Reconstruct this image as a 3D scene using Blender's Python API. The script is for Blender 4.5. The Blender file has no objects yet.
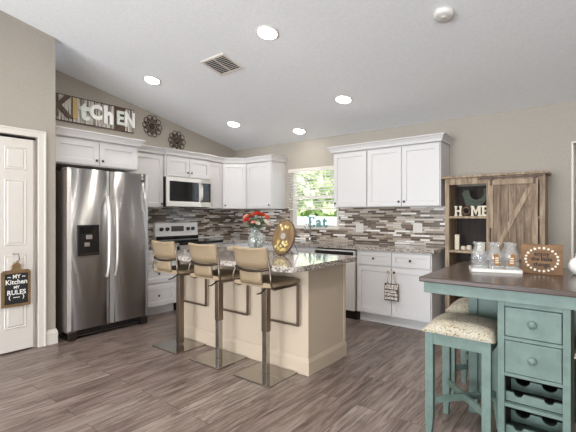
import bpy, bmesh, math, random
from mathutils import Matrix, Vector
random.seed(7)
S = bpy.context.scene
COL = S.collection
PI = math.pi

# ------------------------------------------------------------------ camera, world, sun, exposure
cam = bpy.data.objects.new('camera', bpy.data.cameras.new('camera'))
COL.objects.link(cam)
cam.location = (5.009, -4.872, 1.2853)
cam.rotation_euler = (PI / 2, 0, 0.6642)
cam.data.sensor_width = 36.0
cam.data.lens = 388.14 / 576 * 36
cam.data.shift_y = -0.0005
cam.data.clip_start = 0.05
S.camera = cam

W = bpy.data.worlds.new('sky'); S.world = W; W.use_nodes = True
bg = W.node_tree.nodes['Background']
bg.inputs['Color'].default_value = (0.62, 0.78, 1.0, 1)
bg.inputs['Strength'].default_value = 2.0

def sun_lamp(rot, e, col):
    l = bpy.data.lights.new('sun', 'SUN'); l.energy = e; l.color = col; l.angle = 0.02
    o = bpy.data.objects.new('sun', l); COL.objects.link(o); o.rotation_euler = rot
sun_lamp((math.radians(48), 0, math.radians(22)), 7.0, (1, .95, .86))

def area(name, loc, rot, sx, sy, e, col=(1, 1, 1)):
    l = bpy.data.lights.new(name, 'AREA'); l.shape = 'RECTANGLE'; l.size = sx; l.size_y = sy; l.energy = e; l.color = col
    o = bpy.data.objects.new(name, l); COL.objects.link(o); o.location = loc; o.rotation_euler = rot
    return o
# daylight entering by the glazed openings of the living side of the room
area('daylight_patio', (2.6, -9.7, 1.2), (PI / 2 + .42, 0, 0), 3.2, 2.1, 230, (.92, .965, 1))
area('daylight_patio', (6.2, -9.7, 1.2), (PI / 2 + .42, 0, 0), 1.6, 2.1, 150, (.92, .965, 1))
area('daylight_side', (7.93, -6.6, 1.35), (PI / 2, 0, PI / 2), 1.8, 1.5, 12, (.92, .965, 1))
area('passage_fill', (5.5, .8, 2.38), (0, 0, 0), .3, .3, 14, (1, .95, .88))  # unseen fill added to lighten the dark passage
area('daylight_kitchen', (1.68, 0.05, 1.56), (PI / 2, 0, PI), .8, .86, 1.6, (.95, .98, 1))

S.cycles.transparent_max_bounces = 32
S.view_settings.view_transform = 'Standard'
S.view_settings.look = 'None'
S.view_settings.gamma = 1
S.view_settings.use_curve_mapping = False
S.view_settings.exposure = 0.42
CAN_POWER = 1.1

# ------------------------------------------------------------------ helpers
def lin(c):
    c = c.lstrip('#'); r = []
    for i in (0, 2, 4):
        v = int(c[i:i + 2], 16) / 255
        r.append(v / 12.92 if v <= .04045 else ((v + .055) / 1.055) ** 2.4)
    return (*r, 1)

class N:                                   # small node-tree helper
    def __init__(s, name):
        s.m = bpy.data.materials.new(name); s.m.use_nodes = True
        s.t = s.m.node_tree; s.b = s.t.nodes['Principled BSDF']
    def n(s, typ, **kw):
        x = s.t.nodes.new(typ)
        for k, v in kw.items():
            if k in x.inputs: x.inputs[k].default_value = v
            else: setattr(x, k, v)
        return x
    def l(s, a, b): s.t.links.new(a, b)
    def ramp(s, fac, stops, interp='LINEAR'):
        r = s.n('ShaderNodeValToRGB'); e = r.color_ramp; e.interpolation = interp
        while len(e.elements) < len(stops): e.elements.new(.5)
        for el, (p, c) in zip(e.elements, stops): el.position = p; el.color = lin(c)
        s.l(fac, r.inputs[0]); return r.outputs[0]
    def coords(s, scale=(1, 1, 1), rot=(0, 0, 0), kind='Object'):
        t = s.n('ShaderNodeTexCoord'); m = s.n('ShaderNodeMapping')
        m.inputs['Scale'].default_value = scale; m.inputs['Rotation'].default_value = rot
        s.l(t.outputs[kind], m.inputs[0]); return m.outputs[0]
    def bump(s, h, strength=.2, dist=.01):
        b = s.n('ShaderNodeBump'); b.inputs['Strength'].default_value = strength; b.inputs['Distance'].default_value = dist
        s.l(h, b.inputs['Height']); s.l(b.outputs[0], s.b.inputs['Normal'])
    def set(s, **kw):
        for k, v in kw.items(): s.b.inputs[k.replace('_', ' ')].default_value = v
        return s

def plain(name, c, rough=.5, metal=0., **kw):
    a = N(name); a.set(Base_Color=lin(c), Roughness=rough, Metallic=metal, **kw)
    return a.m

def noisy(name, c1, c2, scale=(8, 8, 8), rough=.5, detail=4, lo=.35, hi=.65, bump=0, metal=0, mids=()):
    a = N(name); v = a.coords(scale)
    n = a.n('ShaderNodeTexNoise', Scale=1.0, Detail=detail, Roughness=.6); a.l(v, n.inputs['Vector'])
    st = [(lo, c1)] + [(p, c) for p, c in mids] + [(hi, c2)]
    a.l(a.ramp(n.outputs[0], st), a.b.inputs['Base Color'])
    a.set(Roughness=rough, Metallic=metal)
    if bump: a.bump(n.outputs[0], bump, .004)
    return a.m

def glass(name, tint='fcfdfd', ior=1.45, rough=0.05, white_glare=.09):
    a = N(name); tr = a.n('ShaderNodeBsdfTransparent'); tr.inputs[0].default_value = lin(tint)
    gl = a.n('ShaderNodeBsdfGlossy', Roughness=rough); fr = a.n('ShaderNodeLayerWeight', Blend=.28); mp = a.n('ShaderNodeMapRange'); mp.inputs[3].default_value = .03; mp.inputs[4].default_value = .75
    a.l(fr.outputs['Facing'], mp.inputs[0])
    mx = a.n('ShaderNodeMixShader'); a.l(mp.outputs[0], mx.inputs[0]); a.l(tr.outputs[0], mx.inputs[1]); a.l(gl.outputs[0], mx.inputs[2])
    df = a.n('ShaderNodeBsdfDiffuse'); df.inputs[0].default_value = (.9, .9, .9, 1); m2 = a.n('ShaderNodeMixShader'); m2.inputs[0].default_value = white_glare  # white diffuse share imitates glare on the glass
    a.l(mx.outputs[0], m2.inputs[1]); a.l(df.outputs[0], m2.inputs[2]); mx = m2
    a.l(mx.outputs[0], a.t.nodes['Material Output'].inputs['Surface'])
    return a.m

MT = {}
MT['wall'] = noisy('greige_wall_paint', 'a39b90', 'aaa297', (60, 60, 60), .75, bump=.12)
MT['ceil'] = noisy('white_ceiling_paint', 'eaebec', 'f1f1f2', (40, 40, 40), .85, bump=.35)
MT['white'] = plain('white_cabinet_paint', 'cfcccb', .36)
MT['trimw'] = plain('white_trim_paint', 'd8d1c8', .42)
MT['doorw'] = plain('white_door_paint', 'd6cfc7', .45)
MT['dark'] = plain('black_plastic', '141212', .35)
MT['gap'] = plain('dark_gap', '0c0a0a', .8)  # near-black, for shade in gaps and for grooves and print
MT['blackglass'] = plain('black_glass', '0a0a0c', .06)
MT['nickel'] = plain('dark_nickel', '5a5450', .3, 1)
MT['chrome'] = plain('chrome', 'c8c8c8', .12, 1)
MT['bronze'] = plain('brushed_bronze', '7f7266', .34, 1)
MT['darkbronze'] = plain('dark_bronze_rail', '4a3d33', .4, .8)
MT['plate'] = plain('polished_plate', 'aaa6a1', .13, 1)
MT['islw'] = plain('cream_island_paint', 'c1b09b', .45)
MT['leather'] = noisy('tan_leatherette', '8f7c63', '9a866b', (90, 90, 90), .45, bump=.1)
MT['teal'] = noisy('sage_teal_paint', '5d6f67', '6a7d75', (14, 14, 14), .45, bump=.05)
MT['outside'] = plain('plate_white', 'd9d6d1', .4)
MT['paper'] = plain('kraft_tag', '8a6038', .8)
MT['ceramic'] = plain('white_ceramic', 'e9e6df', .3)
MT['cream'] = plain('cream_ceramic', 'd8c6ab', .5)
MT['glass'] = glass('clear_glass')
MT['water'] = glass('water', 'f6faf9', 1.33, white_glare=.02)
MT['leaf'] = noisy('green_leaf', '2f4a22', '557a35', (40, 40, 40), .5)
MT['stem'] = plain('green_stem', '3d5c2b', .5)
MT['red'] = noisy('red_petal', 'b8281c', 'e0492f', (60, 60, 60), .55)
MT['orange'] = noisy('orange_petal', 'd4522b', 'ee7c4c', (60, 60, 60), .55)
MT['pink'] = noisy('pink_petal', 'e39484', 'f6c0b0', (60, 60, 60), .55)
MT['wpetal'] = noisy('white_petal', 'e9dcc8', 'f6efe2', (60, 60, 60), .55)
MT['gold'] = plain('gold_letter', 'a8905e', .5, .2)
MT['galv'] = noisy('galvanised_tin', '6f655c', 'd6d1ca', (30, 48, 2), .5, lo=.42, hi=.54, metal=.1)
MT['emblem'] = plain('silver_emblem', 'a9a7a2', .4, .3)
MT['rust'] = noisy('dark_rust', '3a2a22', '5e4636', (40, 40, 40), .6)
MT['lwhite'] = noisy('distressed_white', 'efede8', 'fbfaf8', (50, 50, 50), .6)
MT['lgreen'] = noisy('distressed_green_white', 'cdd6c8', 'eef1ea', (50, 50, 50), .6)
MT['iron'] = plain('dark_iron', '4a372d', .5, .3)
MT['slate'] = plain('chalkboard', '1d1d1e', .7)
MT['chalk'] = plain('chalk_white', 'efece6', .8)
MT['wreathw'] = plain('wreath_white', 'd9d0bd', .7)
MT['tealp'] = plain('teal_paint', '6f9896', .5)
MT['rooster'] = noisy('verdigris_metal', '2a2e27', '474f42', (50, 50, 50), .6, metal=.4)
MT['ivory'] = plain('ivory_letter', 'd7cdb8', .6)
MT['dwood'] = noisy('dark_stained_wood', '4a382b', '6e5645', (3, 60, 60), .25, lo=.3, hi=.7)

def wood(name, cs, scale, rough=.6, bump=.2):
    a = N(name); v = a.coords(scale)
    n1 = a.n('ShaderNodeTexNoise', Scale=1.0, Detail=6, Roughness=.65, Distortion=.6); a.l(v, n1.inputs['Vector'])
    a.l(a.ramp(n1.outputs[0], [(.25, cs[0]), (.45, cs[1]), (.6, cs[2]), (.78, cs[3])]), a.b.inputs['Base Color'])
    a.set(Roughness=rough); a.bump(n1.outputs[0], bump, .003)
    return a.m
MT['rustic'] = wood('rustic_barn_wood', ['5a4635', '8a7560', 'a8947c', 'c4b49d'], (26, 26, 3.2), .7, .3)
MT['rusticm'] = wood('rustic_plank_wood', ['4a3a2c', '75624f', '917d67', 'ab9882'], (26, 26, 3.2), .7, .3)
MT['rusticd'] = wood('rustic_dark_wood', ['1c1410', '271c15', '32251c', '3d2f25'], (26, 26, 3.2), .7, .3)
MT['board'] = wood('brown_sign_board', ['56391f', '684829', '785531', '85603a'], (4, 30, 30), .6, .1)
MT['slab'] = wood('live_edge_slab', ['5e4930', '745b3d', '876c4a', '98805b'], (30, 8, 8), .55, .1)
MT['tabletop'] = wood('dark_walnut_top', ['332823', '41342d', '4d3e36', '5a4a41'], (2.5, 26, 26), .22, .06)

def floor_mat():
    a = N('grey_brown_plank_floor')
    v = a.coords((1, 1, 1), (0, 0, PI / 2))
    br = a.n('ShaderNodeTexBrick', Scale=1.0)
    br.offset = .37; br.offset_frequency = 2
    br.inputs['Brick Width'].default_value = 1.25; br.inputs['Row Height'].default_value = .15
    br.inputs['Mortar Size'].default_value = .0018; br.inputs['Mortar Smooth'].default_value = .1
    br.inputs['Color1'].default_value = (0, 0, 0, 1); br.inputs['Color2'].default_value = (1, 1, 1, 1)
    a.l(v, br.inputs['Vector'])
    base = a.ramp(br.outputs['Color'], [(0, '837570'), (.35, '988b85'), (.7, '8c7f79'), (1, 'a59a94')])
    # grain runs along the planks, shifted plank by plank
    g = a.n('ShaderNodeTexCoord'); sep = a.n('ShaderNodeMapping'); sep.inputs['Scale'].default_value = (26, 2.2, 1)
    a.l(g.outputs['Object'], sep.inputs[0])
    add = a.n('ShaderNodeVectorMath', operation='ADD'); a.l(sep.outputs[0], add.inputs[0])
    mul = a.n('ShaderNodeVectorMath', operation='SCALE'); a.l(br.outputs['Color'], mul.inputs[0]); mul.inputs['Scale'].default_value = 37.0
    a.l(mul.outputs[0], add.inputs[1])
    n = a.n('ShaderNodeTexNoise', Scale=1.0, Detail=7, Roughness=.68, Distortion=1.2); a.l(add.outputs[0], n.inputs['Vector'])
    grain = a.ramp(n.outputs[0], [(.30, '54453e'), (.43, 'a0938a'), (.52, 'd4cbc3'), (.62, 'f2ede8'), (.75, 'ffffff')])
    mx = a.n('ShaderNodeMix', data_type='RGBA', blend_type='MULTIPLY'); mx.inputs['Factor'].default_value = .85
    a.l(base, mx.inputs['A']); a.l(grain, mx.inputs['B'])
    mx2 = a.n('ShaderNodeMix', data_type='RGBA', blend_type='MULTIPLY'); mx2.inputs['Factor'].default_value = 1
    inv = a.ramp(br.outputs['Fac'], [(0, 'ffffff'), (1, 'a0948c')])
    a.l(mx.outputs['Result'], mx2.inputs['A']); a.l(inv, mx2.inputs['B'])
    gm = a.n('ShaderNodeMix', data_type='RGBA', blend_type='MULTIPLY'); gm.inputs['Factor'].default_value = 0
    a.l(mx2.outputs['Result'], a.b.inputs['Base Color'])
    a.set(Roughness=.34); a.bump(n.outputs[0], .12, .002)
    return a.m
MT['floor'] = floor_mat()

def tile_mat(name, axis):
    a = N(name); t = a.n('ShaderNodeTexCoord'); sp = a.n('ShaderNodeSeparateXYZ'); a.l(t.outputs['Object'], sp.inputs[0])
    cb = a.n('ShaderNodeCombineXYZ'); a.l(sp.outputs[axis], cb.inputs[0]); a.l(sp.outputs['Z'], cb.inputs[1])
    br = a.n('ShaderNodeTexBrick', Scale=1.0); br.offset = .41; br.offset_frequency = 2; br.squash = 1.7; br.squash_frequency = 3
    br.inputs['Brick Width'].default_value = .12; br.inputs['Row Height'].default_value = .0255
    br.inputs['Mortar Size'].default_value = .0016; br.inputs['Mortar Smooth'].default_value = .1
    br.inputs['Color1'].default_value = (0, 0, 0, 1); br.inputs['Color2'].default_value = (1, 1, 1, 1)
    a.l(cb.outputs[0], br.inputs['Vector'])
    c = a.ramp(br.outputs['Color'], [(0, '5a4c41'), (.15, 'b5a89a'), (.29, '77675a'), (.42, 'd3cbc2'), (.55, '9a8b7d'), (.67, 'efece8'), (.78, '63554a'), (.88, 'c2b7ac')], 'CONSTANT')
    mx = a.n('ShaderNodeMix', data_type='RGBA'); a.l(br.outputs['Fac'], mx.inputs['Factor']); a.l(c, mx.inputs['A']); mx.inputs['B'].default_value = lin('8f867d')
    a.l(mx.outputs['Result'], a.b.inputs['Base Color']); a.set(Roughness=.18)
    iv = a.n('ShaderNodeMath', operation='SUBTRACT'); iv.inputs[0].default_value = 1; a.l(br.outputs['Fac'], iv.inputs[1])
    a.bump(iv.outputs[0], .4, .002)
    return a.m
MT['tileA'] = tile_mat('linear_mosaic_tile_left', 'Y')
MT['tileB'] = tile_mat('linear_mosaic_tile_back', 'X')

def granite():
    a = N('speckled_granite'); v = a.coords((1, 1, 1))
    vo = a.n('ShaderNodeTexVoronoi', Scale=85.0); a.l(v, vo.inputs['Vector'])
    no = a.n('ShaderNodeTexNoise', Scale=28.0, Detail=5, Roughness=.7); a.l(v, no.inputs['Vector'])
    mx = a.n('ShaderNodeMix', data_type='RGBA'); mx.inputs['Factor'].default_value = .5
    a.l(vo.outputs['Color'], mx.inputs['A']); a.l(no.outputs[0], mx.inputs['B'])
    c = a.ramp(mx.outputs['Result'], [(.25, '332c28'), (.38, '6e635b'), (.5, 'a49b92'), (.62, 'c4bdb5'), (.75, '857a70')])
    a.l(c, a.b.inputs['Base Color']); a.set(Roughness=.07)
    return a.m
MT['granite'] = granite()

def steel(name='brushed_stainless', c='b3b0ad', rough=.34, an=1.0):
    a = N(name); v = a.coords((2, 2, 260))
    n = a.n('ShaderNodeTexNoise', Scale=1.0, Detail=3); a.l(v, n.inputs['Vector'])
    a.set(Base_Color=lin(c), Metallic=1, Roughness=rough, Anisotropic=an, Anisotropic_Rotation=.25)
    tg = a.n('ShaderNodeTangent', direction_type='RADIAL', axis='Z'); a.l(tg.outputs[0], a.b.inputs['Tangent'])
    return a.m
MT['steel'] = steel()
MT['steelp'] = steel('stainless_plain', 'cfc8c2', .36, 0)
MT['steelw'] = plain('bright_stainless', 'ece9e5', .38, .35)
MT['greyside'] = plain('grey_fridge_side', '7a6f66', .45)

def emis(name, c, s):
    a = N(name); a.set(Base_Color=lin(c), Emission_Color=lin(c), Emission_Strength=s)
    return a.m
MT['lamp'] = emis('lamp_lens', 'fff8ee', 14)

def fabric():
    a = N('paisley_beige_fabric'); v = a.coords((1, 1, 1))
    w = a.n('ShaderNodeTexNoise', Scale=32.0, Detail=3, Distortion=3.0); a.l(v, w.inputs['Vector'])
    c = a.ramp(w.outputs[0], [(.34, '776950'), (.44, 'a99a7d'), (.5, 'c9c2b2'), (.56, '8e8c7e'), (.66, 'bdb8aa')])
    a.l(c, a.b.inputs['Base Color']); a.set(Roughness=.9); a.bump(w.outputs[0], .15, .002)
    return a.m
MT['fabric'] = fabric()
MT['lawn'] = noisy('lawn_grass', '8aa35c', 'b4c684', (3, 3, 3), .9)
def foliage(name, c1, c2):
    a = N(name); v = a.coords((3, 3, 3)); n = a.n('ShaderNodeTexNoise', Scale=1.0, Detail=3); a.l(v, n.inputs['Vector'])
    a.l(a.ramp(n.outputs[0], [(.35, c1), (.65, c2)]), a.b.inputs['Base Color']); a.set(Roughness=.6)
    return a.m
MT['foliage'] = foliage('tree_foliage', 'a3b873', 'dbe5ae')
MT['bark'] = noisy('bark', '54463a', '7a6a5a', (12, 12, 2), .9)

# frames: (u right along a wall, d out of the wall, z up) -> world
def FB(u, d, z): return (u, -d, z)
def FA(u, d, z): return (d, u, z)
def ID(x, y, z): return (x, y, z)
def FD(o, ang):                    # face turned about z: u runs at angle ang from +x, d is to its right
    ca, sa = math.cos(ang), math.sin(ang)
    return lambda u, d, z: (o[0] + u * ca + d * sa, o[1] + u * sa - d * ca, z)

class M:
    def __init__(s, f=ID): s.bm = bmesh.new(); s.f = f
    def v(s, p): return s.bm.verts.new(s.f(*p))
    def face(s, vs, smooth=False):
        try: fc = s.bm.faces.new(vs); fc.smooth = smooth; return fc
        except ValueError: return None
    def box(s, a0, a1, b0, b1, c0, c1, bev=0):
        P = [s.v(p) for p in ((a0, b0, c0), (a1, b0, c0), (a1, b1, c0), (a0, b1, c0), (a0, b0, c1), (a1, b0, c1), (a1, b1, c1), (a0, b1, c1))]
        fs = [s.face([P[i] for i in q]) for q in ((0, 3, 2, 1), (4, 5, 6, 7), (0, 1, 5, 4), (1, 2, 6, 5), (2, 3, 7, 6), (3, 0, 4, 7))]
        if bev:
            es = list({e for f in fs for e in f.edges})
            bmesh.ops.recalc_face_normals(s.bm, faces=fs)
            bmesh.ops.bevel(s.bm, geom=es, offset=bev, segments=2, profile=.5, affect='EDGES', clamp_overlap=True)
        return s
    def ring(s, pts): return [s.v(p) for p in pts]
    def skin(s, r0, r1, smooth=True):
        n = len(r0)
        for i in range(n): s.face([r0[i], r0[(i + 1) % n], r1[(i + 1) % n], r1[i]], smooth)
    def tube(s, pts, r, n=10, closed=False, cap=True, flat=None, up=None):
        """tube along points; r number or list; flat=(w,h) gives a rectangular bar"""
        P = [Vector(p) for p in pts]; k = len(P); rings = []
        nrm = Vector(up) if up else None
        for i in range(k):
            if closed: t = (P[(i + 1) % k] - P[i - 1])
            else: t = P[min(i + 1, k - 1)] - P[max(i - 1, 0)]
            t.normalize()
            if nrm is None:
                nrm = Vector((0, 0, 1)) if abs(t.z) < .9 else Vector((1, 0, 0))
            nrm = (nrm - t * nrm.dot(t))
            if nrm.length < 1e-5: nrm = t.orthogonal()
            nrm.normalize(); b = t.cross(nrm)
            rr = r[i] if isinstance(r, (list, tuple)) else r
            if flat:
                w, h = flat; q = [(-w, -h), (w, -h), (w, h), (-w, h)]
                rings.append(s.ring([tuple(P[i] + b * x / 2 + nrm * y / 2) for x, y in q]))
            else:
                rings.append(s.ring([tuple(P[i] + (b * math.cos(2 * PI * j / n) + nrm * math.sin(2 * PI * j / n)) * rr) for j in range(n)]))
        m = k if closed else k - 1
        for i in range(m): s.skin(rings[i], rings[(i + 1) % k], not flat)
        if cap and not closed: s.face(rings[0][::-1]); s.face(rings[-1])
        return s
    def lathe(s, prof, c=(0, 0, 0), n=24, axis='z', smooth=True):
        """prof: (r, h) pairs"""
        rings = []
        for r, h in prof:
            pts = []
            for j in range(n):
                a = 2 * PI * j / n; x, y = r * math.cos(a), r * math.sin(a)
                if axis == 'z': p = (c[0] + x, c[1] + y, c[2] + h)
                elif axis == 'y': p = (c[0] + x, c[1] + h, c[2] + y)
                else: p = (c[0] + h, c[1] + x, c[2] + y)
                pts.append(p)
            rings.append(s.ring(pts))
        for i in range(len(rings) - 1): s.skin(rings[i], rings[i + 1], smooth)
        s.face(rings[0][::-1]); s.face(rings[-1])
        return s
    def ball(s, c, r, sc=(1, 1, 1), n=12, k=8):
        top = s.v((c[0], c[1], c[2] + r * sc[2])); bot = s.v((c[0], c[1], c[2] - r * sc[2])); R = []
        for i in range(1, k):
            t = PI * i / k
            R.append(s.ring([(c[0] + r * sc[0] * math.sin(t) * math.cos(2 * PI * j / n), c[1] + r * sc[1] * math.sin(t) * math.sin(2 * PI * j / n), c[2] + r * sc[2] * math.cos(t)) for j in range(n)]))
        for j in range(n):
            s.face([top, R[0][j], R[0][(j + 1) % n]], True); s.face([bot, R[-1][(j + 1) % n], R[-1][j]], True)
        for i in range(len(R) - 1): s.skin(R[i], R[i + 1])
        return s
    def prism(s, poly, d0, d1, plane='uz'):
        """extrude a 2-D outline; plane 'uz' -> outline in (u,z), depth d; 'xy' -> outline in plan, height"""
        def p(a, b, d): return (a, d, b) if plane == 'uz' else ((a, b, d) if plane == 'xy' else (d, a, b))
        r0 = s.ring([p(a, b, d0) for a, b in poly]); r1 = s.ring([p(a, b, d1) for a, b in poly])
        s.skin(r0, r1, False); s.face(r0[::-1]); s.face(r1)
        return s
    def shaker(s, u0, u1, z0, z1, d0, th=.02, rail=.057, dep=.009):
        a, b, c, d = rail, .006, d0 + th, d0 + th - dep
        R = lambda i, dd: s.ring([(u0 + i, dd, z0 + i), (u1 - i, dd, z0 + i), (u1 - i, dd, z1 - i), (u0 + i, dd, z1 - i)])
        r0, r1, r2, r3, r4 = R(0, d0), R(0, c - .002), R(.002, c), R(a, c), R(a + .003, d)
        for p, q in ((r0, r1), (r1, r2), (r2, r3), (r3, r4)): s.skin(p, q, False)
        s.face(r0[::-1]); s.face(r4)
        return s
    def text(s, txt, size, mat4, ext=.002, off=0.0, align='CENTER', sx=1.0):
        cu = bpy.data.curves.new('t', 'FONT'); cu.body = txt; cu.size = size; cu.extrude = ext; cu.offset = off
        cu.align_x = align; cu.align_y = 'CENTER'; cu.resolution_u = 3
        ob = bpy.data.objects.new('t', cu); COL.objects.link(ob); bpy.context.view_layer.update()
        me = bpy.data.meshes.new_from_object(ob.evaluated_get(bpy.context.evaluated_depsgraph_get()))
        me.transform(mat4 @ Matrix.Diagonal((sx, 1, 1, 1))); s.bm.from_mesh(me)
        bpy.data.objects.remove(ob); bpy.data.meshes.remove(me); bpy.data.curves.remove(cu)
        return s
    def sweep(s, path, prof):
        """profile (out, z) carried along a plan path, out = right-hand side of travel, with mitres"""
        P = [Vector((x, y)) for x, y in path]; rings = []
        for i, p in enumerate(P):
            ns = []
            if i > 0: t = (P[i] - P[i - 1]).normalized(); ns.append(Vector((t.y, -t.x)))
            if i < len(P) - 1: t = (P[i + 1] - P[i]).normalized(); ns.append(Vector((t.y, -t.x)))
            if len(ns) == 2:
                m = (ns[0] + ns[1]); m = m / max(m.length, 1e-6); k = 1 / max(m.dot(ns[0]), .3); m = m * k
            else: m = ns[0]
            rings.append(s.ring([(p.x + m.x * o, p.y + m.y * o, z) for o, z in prof]))
        for i in range(len(rings) - 1): s.skin(rings[i], rings[i + 1], False)
        s.face(rings[0][::-1]); s.face(rings[-1])
        return s
    def build(s, name, mat, parent=None, local=False, bevel=0):
        bm = s.bm
        bmesh.ops.recalc_face_normals(bm, faces=bm.faces)
        if parent is not None and not local:
            r = parent
            while r.parent: r = r.parent
            bmesh.ops.translate(bm, verts=bm.verts, vec=-r.location)
        me = bpy.data.meshes.new(name); bm.to_mesh(me); bm.free()
        me.materials.append(MT[mat] if isinstance(mat, str) else mat)
        o = bpy.data.objects.new(name, me); COL.objects.link(o)
        if parent is not None: o.parent = parent
        return o

def thing(name, loc, label, cat, group=None, rz=0):
    o = bpy.data.objects.new(name, None); COL.objects.link(o); o.location = loc; o.rotation_euler = (0, 0, rz)
    o.empty_display_size = .1
    o['label'] = label; o['category'] = cat
    if group: o['group'] = group
    return o
def tag(o, label, cat, group=None):
    o['label'] = label; o['category'] = cat
    if group: o['group'] = group
    return o
def struct(o): o['kind'] = 'structure'; return o
def copy_tree(o, parent=None):
    c = o.copy(); COL.objects.link(c)
    if parent is not None: c.parent = parent
    for ch in list(o.children): copy_tree(ch, c)
    return c
def TA(u, z, d): return Matrix(((0, 0, 1, d), (1, 0, 0, u), (0, 1, 0, z), (0, 0, 0, 1)))      # text facing +x
def TB(u, z, d): return Matrix(((1, 0, 0, u), (0, 0, -1, -d), (0, 1, 0, z), (0, 0, 0, 1)))     # text facing -y

# ------------------------------------------------------------------ room shell
def ceil_z(y): return 2.445 - .195 * y if y > -5.5 else 2.445 + .195 * (11 + y)
XR, YF = 8.0, -10.0
struct(M().box(-.3, XR + .3, YF - .3, 2.6, -.12, 0).build('floor', 'floor'))
m = M()
prof = [(.14, ceil_z(0) - .195 * .14), (-5.5, ceil_z(-5.5)), (YF - .14, ceil_z(YF) - .03)]
lo = [(y, z) for y, z in prof]; hi = [(y, z + .15) for y, z in reversed(prof)]
m.prism(lo + hi, -.3, XR + .3, plane='yz'); struct(m.build('ceiling', 'ceil'))

def wall_poly_x(name, x0, x1, y0, y1):        # wall in the y direction that follows the vault
    ys = [y0] + ([-5.5] if y0 < -5.5 < y1 else []) + [y1]
    m = M(); m.prism([(y0, 0), (y1, 0)] + [(y, ceil_z(y)) for y in reversed(ys)], x0, x1, plane='yz')
    return struct(m.build(name, 'wall'))
wall_poly_x('wall_left', -.12, 0, -3.27, .12)
# pantry block in the left corner: return wall beside the fridge and front wall with a doorway
m = M(); m.box(-.12, .629, -3.37, -3.27, 0, 2.9); struct(m.build('wall_pantry_side', 'wall'))
DY0, DY1, DZ = -4.345, -3.395, 2.045          # pantry doorway
m = M()
def vp(y0, y1, z0, ztop=True):
    m.prism([(y0, z0), (y1, z0), (y1, ceil_z(y1)), (y0, ceil_z(y0))], .629, .749, plane='yz')
vp(DY1, -3.235, 0); vp(DY0, DY1, DZ)
m.prism([(YF, 0), (DY0, 0), (DY0, ceil_z(DY0)), (-5.5, ceil_z(-5.5)), (YF, ceil_z(YF))], .629, .749, plane='yz')
bmesh.ops.remove_doubles(m.bm, verts=m.bm.verts, dist=1e-4)
struct(m.build('wall_pantry_front', 'wall'))
# back wall with the window and a cased opening on the right
WX0, WX1, WZ0, WZ1 = 1.25, 2.125, 1.105, 2.012
OX0, OX1, OZ = 4.858, 5.72, 2.025
m = M(); H = ceil_z(0)
for a, b, c, d in ((-.12, WX0, 0, H), (WX0, WX1, 0, WZ0), (WX0, WX1, WZ1, H), (WX1, OX0, 0, H), (OX0, OX1, OZ, H), (OX1, XR, 0, H)):
    m.box(a, b, 0, .12, c, d)
bmesh.ops.remove_doubles(m.bm, verts=m.bm.verts, dist=1e-4)
struct(m.build('wall_back', 'wall'))
# right wall and living-side wall with their glazed openings
m = M()
m.prism([(-5.7, 0), (0, 0), (0, ceil_z(0)), (-5.5, ceil_z(-5.5)), (-5.7, ceil_z(-5.7))], XR, XR + .12, plane='yz')
m.prism([(YF, 0), (-7.5, 0), (-7.5, ceil_z(-7.5)), (YF, ceil_z(YF))], XR, XR + .12, plane='yz')
m.box(XR, XR + .12, -7.5, -5.7, 0, .6)
m.prism([(-7.5, 2.1), (-5.7, 2.1), (-5.7, ceil_z(-5.7)), (-7.5, ceil_z(-7.5))], XR, XR + .12, plane='yz')
struct(m.build('wall_right', 'wall'))
m = M(); HF = ceil_z(YF)
for a, b, c, d in ((.629, 1.0, 0, HF), (1.0, 4.2, 2.17, HF), (4.2, 5.4, 0, HF), (5.4, 7.0, 2.17, HF), (7.0, XR + .12, 0, HF)):
    m.box(a, b, YF - .12, YF, c, d)
bmesh.ops.remove_doubles(m.bm, verts=m.bm.verts, dist=1e-4)
struct(m.build('wall_front', 'wall'))
def slider(name, f, u0, u1, z0, z1, d0, mull):
    m = M(f); w = .05
    m.box(u0, u1, d0, d0 + .06, z1 - w, z1); m.box(u0, u1, d0, d0 + .06, z0, z0 + w)
    for u in [u0, u1 - w] + [u0 + (u1 - u0) * t - w / 2 for t in mull]: m.box(u, u + w, d0, d0 + .06, z0 + w, z1 - w)
    return struct(m.build(name, 'trimw'))
slider('window_2', lambda u, d, z: (u, YF - d, z), 1.0, 4.2, 0, 2.17, .03, (.5,))
slider('window_3', lambda u, d, z: (u, YF - d, z), 5.4, 7.0, 0, 2.17, .03, (.5,))
slider('window_4', lambda u, d, z: (XR + d, u, z), -7.5, -5.7, .6, 2.1, .03, (.5,))

# baseboards
BP = [(0, 0), (.016, 0), (.016, .115), (.011, .128), (.007, .145), (0, .148)]
def baseb(name, path): m = M(); m.sweep(path, BP); struct(m.build(name, 'trimw'))
baseb('baseboard_pantry', [(.7495, -3.325), (.7495, -3.2345), (.70, -3.2345)])
baseb('baseboard_pantry_front', [(.7495, YF + .02), (.7495, DY0 - .075)])
baseb('baseboard_back', [(3.655, -.0005), (OX0 - .02, -.0005)])
baseb('baseboard_back_right', [(OX1 + .02, -.0005), (XR - .02, -.0005)])
# pantry door casing
m = M(); cp = [(.0, 0), (.012, 0), (.019, .012), (.019, .055), (.012, .07), (0, .07)]
def casing(y0, y1, z0, z1, d=.019): m.box(.7495, .7495 + d, y0, y1, z0, z1, .004)
casing(DY1, DY1 + .068, 0, DZ + .068); casing(DY0 - .068, DY0, 0, DZ + .068); casing(DY0, DY1, DZ, DZ + .068)
m.box(.7495, .775, DY1 + .05, DY1 + .068, 0, DZ + .068, .003); m.box(.7495, .775, DY0, DY1 + .05, DZ + .05, DZ + .068, .003)
struct(m.build('trim_pantry_door', 'trimw'))
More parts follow.
